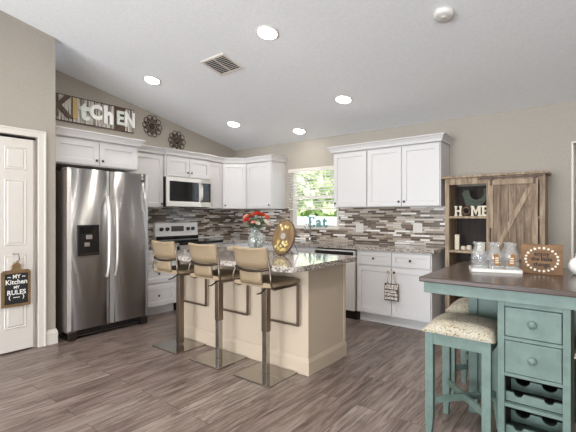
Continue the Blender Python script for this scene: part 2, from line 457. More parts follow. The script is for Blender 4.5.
# bifold pantry door: four narrow leaves with raised panels
for i in range(3):
    y1 = -3.428 - i * .302; y0 = y1 - .297
    lf = M().box(.70, .735, y0, y1, .012, 2.018, .003).build('door_%d' % (i + 1), 'doorw'); struct(lf)
    for z0, z1 in ((.24, .90), (1.02, 1.61), (1.735, 1.915)):
        q = M(FA); a, b = y0 + .075, y1 - .075
        R = lambda k, d: q.ring([(a + k, d, z0 + k), (b - k, d, z0 + k), (b - k, d, z1 - k), (a + k, d, z1 - k)])
        r0, r1, r2, r3 = R(-.016, .7345), R(-.008, .741), R(0, .7362), R(.016, .742)
        for s0, s1 in ((r0, r1), (r1, r2), (r2, r3)): q.skin(s0, s1, False)
        q.face(r3); q.face(r0[::-1]); q.build('raised_panel', 'doorw', lf)
m = M(); m.box(.64, .70, DY0, DY1, DZ - .018, DZ - .002); struct(m.build('trim_track_gap_shade', 'gap'))  # near-black bar stands for the shade in the track gap
m = M(); m.box(.63, .70, -3.4265, DY1 - .0005, .001, DZ - .02); struct(m.build('trim_jamb', 'doorw'))
m = M(); m.box(.56, .62, -9.0, -3.38, 0, 2.6); struct(m.build('wall_pantry_inside', 'wall'))
# opening on the right of the back wall with slim corner bead and the passage wall behind it
m = M(); m.box(OX0 - .012, OX0 + .004, -.006, .14, 0, OZ); m.box(OX1 - .004, OX1 + .012, -.006, .14, 0, OZ); m.box(OX0 - .012, OX1 + .012, -.006, .14, OZ - .004, OZ + .012)
struct(m.build('trim_opening', 'trimw'))
m = M(); m.box(4.0, 7.0, 1.4, 1.5, 0, 2.5); m.box(4.0, 4.1, .125, 1.4, 0, 2.5); m.box(6.9, 7.0, .125, 1.4, 0, 2.5); m.box(4.0, 7.0, .125, 1.5, 2.42, 2.5)
struct(m.build('wall_passage', 'wall'))

# mosaic tile backsplash
struct(M().box(.0005, .009, -2.24, -.009, .90, 1.42).build('wall_tile_left', 'tileA'))
m = M()
for a, b, c, d in ((.0005, WX0 - .012, .90, 1.42), (WX0 - .012, WX1 + .012, .90, WZ0 - .022), (WX1 + .012, 3.655, .90, 1.42)): m.box(a, b, -.009, -.0005, c, d)
bmesh.ops.remove_doubles(m.bm, verts=m.bm.verts, dist=1e-4)
struct(m.build('wall_tile_back', 'tileB'))

# window over the sink
m = M()
fw = .04
m.box(WX0, WX1, .055, .105, WZ1 - fw, WZ1); m.box(WX0, WX1, .055, .105, WZ0, WZ0 + fw)
m.box(WX0, WX0 + fw, .055, .105, WZ0 + fw, WZ1 - fw); m.box(WX1 - fw, WX1, .055, .105, WZ0 + fw, WZ1 - fw)
m.box(WX0 + fw, WX1 - fw, .06, .10, 1.545, 1.595)
m.box(WX0 + fw, WX0 + fw + .03, .058, .085, WZ0 + fw, 1.545); m.box(WX1 - fw - .03, WX1 - fw, .058, .085, WZ0 + fw, 1.545)
win = struct(m.build('window_1', 'trimw'))
m = M(); m.box(WX0 + fw, WX1 - fw, .078, .082, WZ0 + fw, WZ1 - fw)
ga = N('window_glass'); tr = ga.n('ShaderNodeBsdfTransparent'); gl = ga.n('ShaderNodeBsdfGlossy', Roughness=.02)
mxs = ga.n('ShaderNodeMixShader'); mxs.inputs[0].default_value = .06; ga.l(tr.outputs[0], mxs.inputs[1]); ga.l(gl.outputs[0], mxs.inputs[2])
ga.l(mxs.outputs[0], ga.t.nodes['Material Output'].inputs['Surface'])
m.build('pane', ga.m, win)
M().box(WX0 - .012, WX1 + .012, -.03, .055, WZ0 - .02, WZ0 - .0005, .004).build('trim_sill', 'trimw')
struct(bpy.data.objects['trim_sill'])

# ------------------------------------------------------------------ outdoors beyond the window
struct(M().box(-30, 30, 2.7, 60, -.35, -.25).build('ground_lawn', 'lawn'))
def tree(x, y, h, r, label, cnt=900, seed=1):
    rnd = random.Random(seed)
    t = thing('garden_tree', (x, y, -.25), label, 'tree', 'trees beyond the window')
    M().tube([(0, 0, 0), (.05, 0, h * .35), (0, .05, h * .7)], [.13, .1, .04], 8).build('trunk', 'bark', t, local=True)
    m = M()
    for _ in range(cnt):
        d = Vector((rnd.gauss(0, 1), rnd.gauss(0, 1), rnd.gauss(0, 1))).normalized() * r * rnd.uniform(.35, 1) ** .5
        c = Vector((0, 0, h * .62)) + Vector((d.x, d.y, d.z * h * .40 / r))
        a = Vector((rnd.gauss(0, 1), rnd.gauss(0, 1), rnd.gauss(0, 1))).normalized(); b = a.orthogonal().normalized(); w = rnd.uniform(.12, .26)
        vs = [m.v(tuple(c + a * w * p + b * w * q)) for p, q in ((-1, 0), (0, -.45), (1, 0), (0, .45))]
        m.face(vs)
    m.build('crown', 'foliage', t, local=True)
tree(-1.7, 5.0, 3.6, 1.5, 'bushy green tree filling the left half of the kitchen window', 1500, 1)
tree(-5.2, 8.6, 4.4, 2.0, 'taller pale green tree farther off behind the window glass', 1700, 2)
tree(.8, 4.6, 2.2, .6, 'small green tree behind the white garden fence', 500, 3)

t = thing('garden_fence', (-1, 3.1, -.25), 'white garden fence outside below the trees', 'fence')
m = M(); m.box(-5, 2.6, 3.08, 3.11, -.15, 1.22)
m.build('fence_panel', 'outside', t)
for k in range(6): M().box(-5 + k * 1.5, -4.89 + k * 1.5, 3.02, 3.13, -.249, 1.30, .01).build('post', 'outside', t)
M().box(-5.02, 2.62, 3.06, 3.13, 1.221, 1.26).build('top_rail', 'outside', t)

# ------------------------------------------------------------------ ceiling fixtures
def cfix(name, x, y, label, cat, group=None):
    t = thing(name, (x, y, ceil_z(y) - .001), label, cat, group)
    t.rotation_euler = (math.atan(-.195), 0, 0)
    return t
def can(x, y, label, power=None):
    t = cfix('recessed_light', x, y, label, 'ceiling light', 'recessed ceiling lights')
    M().lathe([(.100, 0), (.102, -.005), (.092, -.010), (.086, -.008), (.084, -.003)], n=28).build('trim_ring', 'trimw', t, local=True)
    M().lathe([(.082, -.004), (.074, -.016), (.05, -.024), (.02, -.027)], n=24).build('lens', 'lamp', t, local=True)
    l = bpy.data.lights.new('recessed_lamp', 'AREA'); l.shape = 'DISK'; l.size = .13; l.energy = power or CAN_POWER; l.color = (1, .96, .9)
    o = bpy.data.objects.new('recessed_lamp', l); COL.objects.link(o); o.location = (x, y, ceil_z(y) - .032)
can(2.766, -2.30, 'round recessed ceiling light nearest the camera, above the island', 3.5)
can(.932, -2.26, 'round recessed ceiling light in front of the tin kitchen sign', 4.5)
can(.904, -.91, 'small recessed ceiling light above the back left corner cabinets', 3)
can(2.753, -.95, 'round recessed ceiling light before the three-door wall cabinets')
can(1.675, -.35, 'recessed ceiling light close to the wall above the window')
for k, (x, y) in enumerate(((2.76, -3.65), (4.6, -3.65), (4.6, -2.3), (4.2, -6.2))):  # unseen lamps added to brighten the base cabinets and floor
    can(x, y, 'added unseen fill light on the ceiling, ' + ('first row behind the bar stools', 'above the camera', 'above the dark wood table', 'mid room')[k], (22, 24, 2, 9)[k])
t = cfix('smoke_detector', 4.135, -1.86, 'white round smoke detector on the sloped ceiling', 'smoke detector')
M().lathe([(.07, 0), (.072, -.012), (.068, -.03), (.05, -.038), (.0, -.038)], n=28).build('body', 'outside', t, local=True)
M().lathe([(.02, -.0385), (.018, -.042), (0.001, -.042)], n=14).build('test_button', 'trimw', t, local=True)
t = cfix('ceiling_vent', 1.985, -2.115, 'white louvred air vent in the sloped ceiling', 'vent')
t.rotation_euler = (math.atan(-.195), 0, 0)
m = M(); w, h = .175, .15
for a, b, c, d in ((-w, w, -h, -h + .025), (-w, w, h - .025, h), (-w, -w + .025, -h + .025, h - .025), (w - .025, w, -h + .025, h - .025)): m.box(a, b, c, d, -.012, 0)
m.box(-.005, .005, -h + .025, h - .025, -.010, -.002)
m.build('frame', 'trimw', t, local=True)
M().box(-w + .02, w - .02, -h + .02, h - .02, -.003, -.001).build('duct_shade_sheet', 'gap', t, local=True)  # dark sheet paints the shade behind the louvres, no real hole
for k in range(9):
    y = -h + .04 + k * .0275
    q = M(); q.prism([(y, -.010), (y + .011, -.004), (y + .013, -.006), (y + .002, -.012)], -w + .025, w - .025, plane='yz')
    q.build('louvre', 'trimw', t, local=True)

# ------------------------------------------------------------------ cabinets
def knob(m, u, d, z, r=.015):
    c = m.f(u, d, z); e = m.f(u, d + .028, z); dv = (Vector(e) - Vector(c)).normalized()
    q = M()
    pts = [Vector(c) + dv * h for h in (0, .010, .013, .018, .024, .027)]
    q.tube([tuple(p) for p in pts], [r * .45, r * .4, r * .8, r, r * .85, r * .35], 12)
    return q
def cab(name, f, u0, u1, d0, d1, z0, z1, label, doors=(), drawers=(), toe=0, group=None, m_='white', body=True, rail=.057):
    """doors / drawers: (u0,u1,z0,z1,knob_u,knob_z); d1 is the face of the box"""
    base = f((u0 + u1) / 2, (d0 + d1) / 2, z0)
    t = thing(name, base, label, 'cabinet', group)
    m = M(f)
    if toe:
        prof = [(d0, z0 + .0005), (d1 - .075, z0 + .0005), (d1 - .075, z0 + toe), (d1, z0 + toe), (d1, z1), (d0, z1)]
        r0 = m.ring([(u0, a, b) for a, b in prof]); r1 = m.ring([(u1, a, b) for a, b in prof])
        m.skin(r0, r1, False); m.face(r0[::-1]); m.face(r1)
    else: m.box(u0, u1, d0, d1, z0, z1)
    m.build('body', m_, t)
    for kind, lst in (('door', doors), ('drawer', drawers)):
        for (a, b, c, d, ku, kz) in lst:
            dr = M(f).shaker(a, b, c, d, d1 + .001, rail=min(rail, (d - c) * .3)).build(kind, m_, t)
            if ku is not None: knob(M(f), ku, d1 + .019, kz).build('knob', 'nickel', dr)
    return t
g = .003
UB, UT = 1.395, 2.13          # wall cabinets bottom / top
cab('wall_cabinet', FA, -3.215, -2.247, .002, .60, 1.838, UT, 'white two-door cabinet over the refrigerator', [(-3.20, -2.735, 1.85, 2.11, -2.765, 1.905), (-2.725, -2.26, 1.85, 2.11, -2.695, 1.905)], rail=.06)
cab('wall_cabinet', FA, -2.243, -1.706, .002, .33, UB, UT, 'white single-door wall cabinet between refrigerator and microwave', [(-2.23, -1.715, UB + .008, UT - .015, -1.745, UB + .055)])
cab('wall_cabinet', FA, -1.702, -.917, .002, .38, 1.832, UT, 'white two-door cabinet directly above the microwave', [(-1.69, -1.313, 1.842, UT - .02, -1.345, 1.905), (-1.307, -.93, 1.842, UT - .02, -1.275, 1.905)])
cab('wall_cabinet', FA, -.913, -.614, .002, .33, UB, UT, 'narrow white wall cabinet between microwave and corner cabinet', [(-.905, -.625, UB + .008, UT - .015, None, 0)], rail=.05)
# diagonal corner cabinet
t = thing('wall_cabinet', (.3, -.3, UB), 'white diagonal corner wall cabinet', 'cabinet')
M().prism([(.002, -.002), (.002, -.61), (.33, -.61), (.606, -.334), (.606, -.002)], UB, UT, plane='xy').build('body', 'white', t)
fd = FD((.33, -.61), PI / 4); L = .276 * math.sqrt(2)
dr = M(fd).shaker(.012, L - .012, UB + .008, UT - .015, .001).build('door', 'white', t)
knob(M(fd), .05, .02, UB + .055).build('knob', 'nickel', dr)
cab('wall_cabinet', FB, .61, 1.144, .002, .33, UB, UT, 'white wall cabinet just left of the window', [(.62, 1.132, UB + .008, UT - .015, 1.105, UB + .055)])
cab('wall_cabinet', FB, 2.245, 2.745, .002, .33, UB, UT, 'white single-door wall cabinet just right of the window', [(2.255, 2.738, UB + .008, UT - .015, 2.285, UB + .055)])
cab('wall_cabinet', FB, 2.748, 3.66, .002, .33, UB, UT, 'white two-door wall cabinet beside the rustic hutch', [(2.757, 3.203, UB + .008, UT - .015, 3.172, UB + .06), (3.209, 3.65, UB + .008, UT - .015, 3.24, UB + .06)])
CP = [(-.012, UT - .008), (.004, UT - .008), (.006, UT + .012), (.020, UT + .028), (.038, UT + .058), (.042, UT + .064), (.054, UT + .068), (.054, UT + .080), (-.012, UT + .080)]
CP = [(o, z) for o, z in CP]
CP[0] = (-.012, UT + .001); CP[1] = (.014, UT + .001); CP[2] = (.016, UT + .012)
m = M(); m.sweep([(.36, -2.242), (.36, -1.704), (.405, -1.704), (.405, -.915), (.36, -.915), (.36, -.605), (.605, -.36), (1.15, -.36), (1.15, -.003)], CP); struct(m.build('trim_crown_corner', 'white'))
m = M(); m.sweep([(2.238, -.003), (2.238, -.36), (3.667, -.36), (3.667, -.003)], CP); struct(m.build('trim_crown_right', 'white'))
m = M(); m.sweep([(.63, -3.225), (.63, -2.244), (.36, -2.244)], CP); struct(m.build('trim_crown_fridge', 'white'))

BT = .872
zd = [(.69, .845), (.425, .655), (.125, .39)]
u0, u1 = -2.225, -1.672
cab('base_cabinet', FA, u0, u1, .012, .60, 0, BT, 'white three-drawer base cabinet between refrigerator and range', (), [(u0 + .012, u1 - .012, a - .0, b, (u0 + u1) / 2 - .02, (a + b) / 2) for a, b in zd], toe=.115)
cab('base_cabinet', FA, -.888, -.612, .012, .60, 0, BT, 'narrow white base cabinet right of the range', [(-.878, -.625, .125, .68, -.65, .62)], [(-.878, -.625, .70, .845, -.75, .77)], toe=.115, rail=.045)
cab('base_cabinet', FB, .012, 2.128, .012, .60, 0, BT, 'long white base cabinet under the window', [(.66, 1.14, .125, .68, 1.1, .62), (1.15, 1.63, .125, .68, 1.59, .62), (1.64, 2.118, .125, .68, 1.68, .62)], [(.66, 1.14, .70, .845, .9, .77), (1.15, 2.118, .70, .845, None, 0)], toe=.115)
cab('base_cabinet', FB, 2.742, 3.645, .012, .60, 0, BT, 'white base cabinet with two drawers right of the dishwasher', [(2.752, 3.190, .125, .685, 3.158, .635), (3.197, 3.635, .125, .685, 3.23, .635)], [(2.752, 3.190, .702, .855, 2.971, .78), (3.197, 3.635, .702, .855, 3.416, .78)], toe=.115)

# ------------------------------------------------------------------ counters
def slab(name, poly, label, z0=.874, z1=.914):
    m = M(); m.prism(poly, z0, z1, plane='xy')
    es = [e for e in m.bm.edges if all(abs(v.co.z - z1) < 1e-4 for v in e.verts)]
    bmesh.ops.recalc_face_normals(m.bm, faces=m.bm.faces)
    bmesh.ops.bevel(m.bm, geom=es, offset=.006, segments=2, affect='EDGES')
    return tag(m.build(name, 'granite'), label, 'countertop')
slab('countertop', [(.01, -2.232), (.64, -2.232), (.64, -1.66), (.01, -1.66)], 'short speckled granite counter left of the range')
slab('countertop', [(.01, -.882), (.64, -.882), (.64, -.64), (3.68, -.64), (3.68, -.01), (.01, -.01)], 'long L-shaped granite counter under the window and mosaic tile')

# ------------------------------------------------------------------ refrigerator
R0, R1 = -3.155, -2.243
t = thing('refrigerator', (.42, (R0 + R1) / 2, 0), 'tall stainless steel side-by-side refrigerator', 'refrigerator')
M().box(.05, .802, R0 + .012, R1 - .012, .03, 1.755, .006).build('body', 'greyside', t)
def fdoor(y0, y1):
    m = M(); n = 12; z0, z1 = .105, 1.775
    pts = []
    for i in range(n + 1):
        s_ = i / n; y = y0 + (y1 - y0) * s_
        k = (2 * s_ - 1); x = .822 + .028 * (1 - k * k) - (.005 if i in (0, n) else 0)
        pts.append((x, y))
    pts = [(.806, y0)] + pts + [(.806, y1)]
    r0 = m.ring([(x, y, z0) for x, y in pts]); r1 = m.ring([(x, y, z1) for x, y in pts])
    for i in range(len(pts)):
        j = (i + 1) % len(pts); m.face([r0[i], r0[j], r1[j], r1[i]], 2 <= i <= len(pts) - 4)
    m.face(r0[::-1]); m.face(r1)
    return m
mid = -2.712
d1 = fdoor(R0, mid - .004).build('freezer_door', 'steel', t)
d2 = fdoor(mid + .004, R1).build('door', 'steel', t)
def fhandle(y, par):
    q = M(); pts = []
    for i in range(15):
        s_ = i / 14; z = .625 + (1.50 - .625) * s_
        x = .860 + .045 * (1 - (2 * s_ - 1) ** 4)
        pts.append((x, y, z))
    q.tube([(.833, y, .625)] + pts + [(.833, y, 1.50)], .013, 10, flat=(.023, .018), up=(1, 0, 0)); q.build('handle', 'steelp', par)
fhandle(mid - .045, d1); fhandle(mid + .045, d2)
dp = M(FA).box(-3.068, -2.842, .828, .857, .868, 1.19, .006).build('water_dispenser', 'dark', d1)
q = M(FA)
q.box(-3.04, -2.87, .8575, .860, 1.10, 1.17); q.build('control_panel', 'blackglass', dp)
M(FA).box(-2.985, -2.925, .8575, .873, 1.04, 1.085, .004).build('ice_chute', 'steelp', dp)
M(FA).box(-3.0, -2.95, .8575, .870, .965, 1.005, .003).build('paddle', 'steelp', dp)
M(FA).box(-3.05, -2.86, .8575, .878, .875, .893, .003).build('drip_tray', 'nickel', dp)
M(FA).box(-2.36, -2.30, .8385, .8415, 1.688, 1.7, .0005).build('badge', 'nickel', d2)
M().box(.70, .805, R0 + .1, R1 - .09, .035, .092, .004).build('base_grille', 'dark', t)
for y in (R0 + .05, R1 - .05):
    M().box(.66, .83, y - .04, y + .04, .0005, .085, .008).build('foot', 'nickel', t)
M().box(.66, .79, R0 + .01, R0 + .09, 1.757, 1.785, .006).build('hinge_cover', 'greyside', t)
M().box(.66, .79, R1 - .09, R1 - .01, 1.757, 1.785, .006).build('hinge_cover', 'greyside', t)

# ------------------------------------------------------------------ microwave
Y0, Y1, Z0, Z1 = -1.699, -.920, 1.413, 1.828
t = thing('microwave', (.2, (Y0 + Y1) / 2, Z0), 'stainless over-the-range microwave with black window', 'microwave')
M(FA).box(Y0, Y1, .012, .385, Z0, Z1, .004).build('body', 'dark', t)
dv = Y1 - .175
q = M(FA)
q.box(Y0, dv, .387, .41, Z1 - .055, Z1 - .002); q.box(Y0, dv, .387, .41, Z0 + .004, Z0 + .075); q.box(Y0, Y0 + .045, .387, .41, Z0 + .075, Z1 - .055)
q.box(dv - .05, dv, .387, .41, Z0 + .075, Z1 - .055)
dr = q.build('door', 'steelw', t)
M(FA).box(Y0 + .045, dv - .05, .387, .406, Z0 + .075, Z1 - .055).build('window', 'blackglass', dr)
q = M(); pts = [(.41 + .04 * (1 - (2 * i / 10 - 1) ** 4), dv - .018, Z0 + .075 + .275 * i / 10) for i in range(11)]
q.tube(pts, .012, 8); q.build('handle', 'steelp', dr)
cp_ = M(FA).box(dv + .003, Y1, .387, .41, Z0 + .075, Z1 - .055, .002).build('control_panel', 'blackglass', t)
for i in range(4):
    for j in range(3):
        M(FA).box(dv + .03 + j * .04, dv + .056 + j * .04, .4102, .4115, Z0 + .10 + i * .032, Z0 + .12 + i * .032).build('button', 'nickel', cp_)
M(FA).box(dv + .03, dv + .14, .4102, .4115, Z0 + .25, Z0 + .29).build('display', 'blackglass', cp_)
for za, zb in ((Z1 - .055, Z1 - .002), (Z0 + .004, Z0 + .074)): M(FA).box(dv + .003, Y1, .387, .409, za, zb).build('trim_strip', 'steelp', t)

# ------------------------------------------------------------------ range
Y0, Y1 = -1.655, -.892
t = thing('kitchen_range', (.33, (Y0 + Y1) / 2, 0), 'stainless electric range with black cooktop and backguard knobs', 'range')
M(FA).box(Y0, Y1, .012, .62, .0005, .895).build('body', 'dark', t)
M(FA).box(Y0 - .001, Y1 + .001, .07, .665, .896, .922, .006).build('cooktop', 'blackglass', t)
q = M(); q.prism([(.012, .90), (.085, .925), (.085, .985), (.07, .99), (.06, 1.175), (.05, 1.185), (.012, 1.185)], Y0, Y1, plane='uz')
# outline is (x,z) with depth along y
bg_ = q.build('backguard', 'steelw', t)
M(FA).box(Y0 + .004, Y1 - .004, .0855, .09, .93, .983).build('backguard_base', 'blackglass', t)
for yy in (Y0 + .10, Y0 + .20, Y1 - .19, Y1 - .10):
    M().tube([(.065, yy, 1.085), (.092, yy, 1.088)], [.03, .025], 16).build('knob', 'dark', bg_)
M(FA).box(Y0 + .27, Y1 - .27, .066, .072, 1.05, 1.13, .002).build('display', 'nickel', bg_)
od = M(FA).box(Y0 + .005, Y1 - .005, .621, .655, .20, .885, .005).build('oven_door', 'steelp', t)
M(FA).box(Y0 + .12, Y1 - .12, .6555, .659, .34, .70, .004).build('window', 'blackglass', od)
M().tube([(.655, Y0 + .06, .82), (.695, Y0 + .07, .82), (.695, Y1 - .07, .82), (.655, Y1 - .06, .82)], .012, 8).build('handle', 'steelp', od)
M(FA).box(Y0 + .005, Y1 - .005, .621, .65, .05, .19, .005).build('storage_drawer', 'steelp', t)

# ------------------------------------------------------------------ dishwasher
U0, U1 = 2.134, 2.736
t = thing('dishwasher', ((U0 + U1) / 2, -.33, 0), 'stainless dishwasher behind the island corner', 'dishwasher')
M(FB).box(U0, U1, .02, .575, .0005, .868).build('body', 'dark', t)
dr = M(FB).box(U0 + .012, U1 - .012, .577, .632, .115, .852, .004).build('door', 'steelw', t)
M(FB).box(U0 + .012, U1 - .03, .6325, .636, .795, .838, .001).build('control_strip', 'dark', dr)
M(FB).box(U0 + .02, U1 - .02, .50, .565, .001, .105).build('toe_kick', 'gap', t)

# ------------------------------------------------------------------ island
IX0, IX1, IY0, IY1 = 1.58, 3.215, -2.315, -1.725
t = thing('kitchen_island', ((IX0 + IX1) / 2, (IY0 + IY1) / 2, 0), 'cream painted kitchen island base behind the bar stools', 'island')
M().box(IX0, IX1, IY0, IY1, .0005, .873).build('body', 'islw', t)
# corner boards on the right end, baseboard around
q = M(); q.box(IX1 - .002, IX1 + .006, IY1 - .03, IY1, .14, .87); q.build('corner_board', 'islw', t)
q = M(); q.sweep([(IX0 - .001, IY1), (IX0 - .001, IY0 - .001), (IX1 + .001, IY0 - .001), (IX1 + .001, IY1)], [(0, .0006), (.014, .0006), (.014, .105), (.008, .122), (.004, .135), (0, .136)])
q.build('baseboard', 'islw', t)
for k in range(3):
    a = IX0 + .01 + k * (IX1 - IX0 - .02) / 3; b = a + (IX1 - IX0 - .02) / 3 - .006
    dr = M(lambda u, d, z: (u, IY1 + d, z)).shaker(a, b, .13, .85, .0005).build('door', 'islw', t)
    knob(M(lambda u, d, z: (u, IY1 + d, z)), b - .04, .02, .75).build('knob', 'nickel', dr)
def rr(x0, x1, y0, y1, r, n=8):
    p = []
    for cx_, cy_, a0 in ((x1 - r, y0 + r, -PI / 2), (x1 - r * .25, y1 - r * .25, 0), (x0 + r * .25, y1 - r * .25, PI / 2), (x0 + r, y0 + r, PI)):
        rad = r if cy_ < (y0 + y1) / 2 else r * .25
        for i in range(n + 1):
            a = a0 + PI / 2 * i / n; p.append((cx_ + rad * math.cos(a), cy_ + rad * math.sin(a)))
    return p
slab('island_countertop', rr(1.50, 3.335, -2.672, -1.70, .11), 'polished granite island top with rounded corners')

# ------------------------------------------------------------------ bar stools
t = thing('bar_stool', (0, 0, 0), 'tan leatherette bar stool on a square metal base, first from the refrigerator', 'bar stool', 'bar stools along the island')
M().box(-.192, .192, -.185, .165, .0005, .012, .003).build('base_plate', 'plate', t, local=True)
M().box(-.023, .023, -.023, .023, .012, .38, .003).build('gas_column', 'plate', t, local=True)
M().box(-.0275, .0275, -.0275, .0275, .03, .722, .003).build('column_sleeve', 'bronze', t, local=True)
M().box(-.09, .09, -.09, .09, .722, .734, .002).build('mounting_plate', 'dark', t, local=True)
M().tube([(.02, -.02, .715), (.05, -.09, .712), (.06, -.15, .690), (.04, -.175, .684)], .006, 8).build('lever', 'dark', t, local=True)
q = M()
def sheet(m, pts, w, th, nx=8, bow=0.0, wf=None):
    """upholstered strip: centre line in (y,z), width in x, thickness th, bowed backwards at mid-width"""
    P = [Vector((0, y, z)) for y, z in pts]; rows = []
    for i, p in enumerate(P):
        tt = (P[min(i + 1, len(P) - 1)] - P[max(i - 1, 0)]).normalized(); nn = Vector((0, -tt.z, tt.y))
        ww = w * (wf[i] if wf else 1)
        top = []; bot = []
        for j in range(nx + 1):
            s_ = 2 * j / nx - 1; x = s_ * ww / 2; b = nn * (-bow * (1 - s_ * s_)); e = th * (.5 if abs(s_) < .99 else .3)
            top.append(tuple(p + Vector((x, 0, 0)) + b + nn * e)); bot.append(tuple(p + Vector((x, 0, 0)) + b - nn * e))
        rows.append(m.ring(top + bot[::-1]))
    for i in range(len(rows) - 1): m.skin(rows[i], rows[i + 1])
    m.face(rows[0][::-1]); m.face(rows[-1])
sheet(q, [(.168, .742), (.16, .758), (.13, .765), (.05, .762), (-.08, .758), (-.15, .756), (-.185, .762)], .40, .034, wf=[.94, 1, 1, 1, 1, 1, .97])
q.build('seat', 'leather', t, local=True)
q = M(); sheet(q, [(-.186, .765), (-.196, .80), (-.199, .84), (-.196, .874)], .225, .022, bow=-.0); q.build('lumbar_strap', 'leather', t, local=True)
q = M(); sheet(q, [(-.178, .888), (-.187, .94), (-.200, 1.0), (-.212, 1.040), (-.215, 1.046)], .352, .026, nx=10, bow=-.022, wf=[.97, 1, 1, 1, .98]); q.build('backrest', 'leather', t, local=True)
q = M(); pts = []
for i in range(9):
    s_ = 2 * i / 8 - 1; pts.append((s_ * .176, -.186 - .036 * (1 - s_ * s_), .886 - .020 * (1 - s_ * s_)))
q.tube(pts, .0095, 8); q.build('back_rail', 'darkbronze', t, local=True)
for s_ in (-1, 1):
    q = M(); q.tube([(s_ * .165, -.10, .738), (s_ * .19, -.17, .742), (s_ * .198, -.188, .775), (s_ * .197, -.192, .82), (s_ * .186, -.186, .86), (s_ * .176, -.178, .886), (s_ * .172, -.196, .96)], .008, 8); q.build('back_bracket', 'bronze', t, local=True)
    q = M(); q.tube([(s_ * .188, -.15, .733), (s_ * .188, .142, .733), (s_ * .188, .155, .72), (s_ * .188, .155, .40)], .01, flat=(.018, .018), up=(1, 0, 0)); q.build('seat_frame', 'bronze', t, local=True)
M().box(-.197, .197, .146, .164, .388, .402, .002).build('footrest', 'bronze', t, local=True)
for ch in t.children:            # the swivel seat sits a touch off the post
    if ch.name.split('.')[0] not in ('base_plate', 'gas_column', 'column_sleeve', 'mounting_plate'): ch.location.x = .018
t.location = (1.80, -2.505, 0)
stool0 = t
short_sleeve = M().box(-.0275, .0275, -.0275, .0275, .348, .722, .003).build('column_sleeve', 'bronze')
sleeve_mesh = short_sleeve.data; bpy.data.objects.remove(short_sleeve)
for x, rz, lb in ((2.368, 0, 'tan leatherette bar stool on a square metal base, the middle one of three'), (2.93, 0, 'tan leatherette bar stool nearest the camera, at the rounded island corner')):
    c = copy_tree(stool0); c.location = (x, -2.505, 0); c.rotation_euler = (0, 0, rz); c['label'] = lb
    for ch in c.children:
        if ch.name.startswith('column_sleeve'): ch.data = sleeve_mesh

# ------------------------------------------------------------------ pub table with storage pedestal
TX0, TX1, TY0, TY1 = 4.212, 5.34, -2.615, -1.62
t = thing('storage_pub_table', (4.776, -2.12, 0), 'sage teal counter table with dark wood top and wine storage', 'table')
M().box(TX0, TX1, TY0, TY1, .901, .930, .006).build('tabletop', 'tabletop', t)
q = M(); a = .022
q.box(TX0 + a, TX1 - a, TY0 + a, TY0 + a + .022,   .838, .900, .002); q.box(TX0 + a, TX1 - a, TY1 - a - .022, TY1 - a,   .838, .900, .002)
q.box(TX0 + a, TX0 + a + .022, TY0 + a + .022, TY1 - a - .022,   .838, .900, .002); q.box(TX1 - a - .022, TX1 - a, TY0 + a + .022, TY1 - a - .022,   .838, .900, .002)
q.build('apron', 'teal', t)
PX0, PX1, PF, PB = 4.614, 4.930, -2.562, -1.68
q = M(); st = .033
for x0, x1 in ((PX0, PX0 + st), (PX1 - st, PX1)):
    q.box(x0, x1, PF, PF + .04, .0005, .837, .002); q.box(x0, x1, PB - .04, PB, .0005, .837, .002)
    xm = (x0 + x1) / 2; q.box(xm - .008, xm + .008, PF + .04, PB - .04, .06, .837)
for z0, z1 in ((.095, .125), (.285, .303), (.446, .464), (.636, .654), (.811, .837)):
    q.box(PX0 + st, PX1 - st, PF, PF + .03, z0, z1, .001)
q.box(PX0 + st - .01, PX1 - st + .01, PF + .03, PB - .04, .448, .455); q.box(PX0 + st - .01, PX1 - st + .01, PF + .03, PB - .04, .10, .11)
q.box(PX0 + st, PX1 - st, PB - .04, PB - .03, .06, .837)
q.build('pedestal', 'teal', t)
q = M(); q.box(PX0 + st - .008, PX1 - st + .008, PF + .03, PB - .05, .288, .296)
q.box(PX0 + st - .009, PX1 - st + .009, PF + .40, PF + .41, .11, .448); q.box(PX0 + st - .0088, PX0 + st - .004, PF + .041, PF + .40, .11, .448); q.box(PX1 - st + .004, PX1 - st + .0088, PF + .041, PF + .40, .11, .448)  # dark inner liner added so the wine openings look shaded
q.build('rack_shelf_and_shade', 'rusticd', t)
for z0, z1 in ((.657, .808), (.467, .633)):
    dr = M().box(PX0 + st + .003, PX1 - st - .003, PF - .004, PF + .25, z0, z1, .003).build('drawer', 'teal', t)
    kz = (z0 + z1) / 2; kx = (PX0 + PX1) / 2
    kn = M(); kn.tube([(kx, PF - .004 - h, kz) for h in (0, .008, .010, .015, .018, .0185, .022)], [.010, .010, .019, .0195, .016, .009, .007], 18); kn.build('knob', 'teal', dr)
def scallop(zb, y, h, r, xs, name):
    a0, a1 = PX0 + st + .001, PX1 - st - .001; p = [(a0, zb), (a1, zb)]; top = [(a1, zb + h)]
    for cx_ in sorted(xs, reverse=True):
        for i in range(11):
            an = PI * i / 10; x = cx_ + r * math.cos(an); z = zb + h - r * .9 * math.sin(an)
            top.append((min(max(x, a0), a1), z))
    top.append((a0, zb + h)); q = M(); q.prism(p + top, y, y + .018, plane='uz'); q.build(name, 'teal', t)
for zb in (.304, .126):
    scallop(zb, PF + .035, .048, .022, (4.705, 4.84), 'bottle_cradle')
    scallop(zb, PF + .20, .062, .036, (4.705, 4.83), 'bottle_cradle')
for x0, x1 in ((4.37, PX0), (PX1, 5.18)):
    q = M(); q.box(min(x0, x1) + (.05 if x0 < 4.6 else 0), max(x0, x1) - (.05 if x1 > 5 else 0), -2.115, -2.095, .10, .90); q.build('wing_panel', 'teal', t)
    px = x0 if x0 < 4.6 else x1 - .055
    q = M(); q.box(px, px + .055, -2.133, -2.077, .0005, .90, .003); q.build('wing_post', 'teal', t)

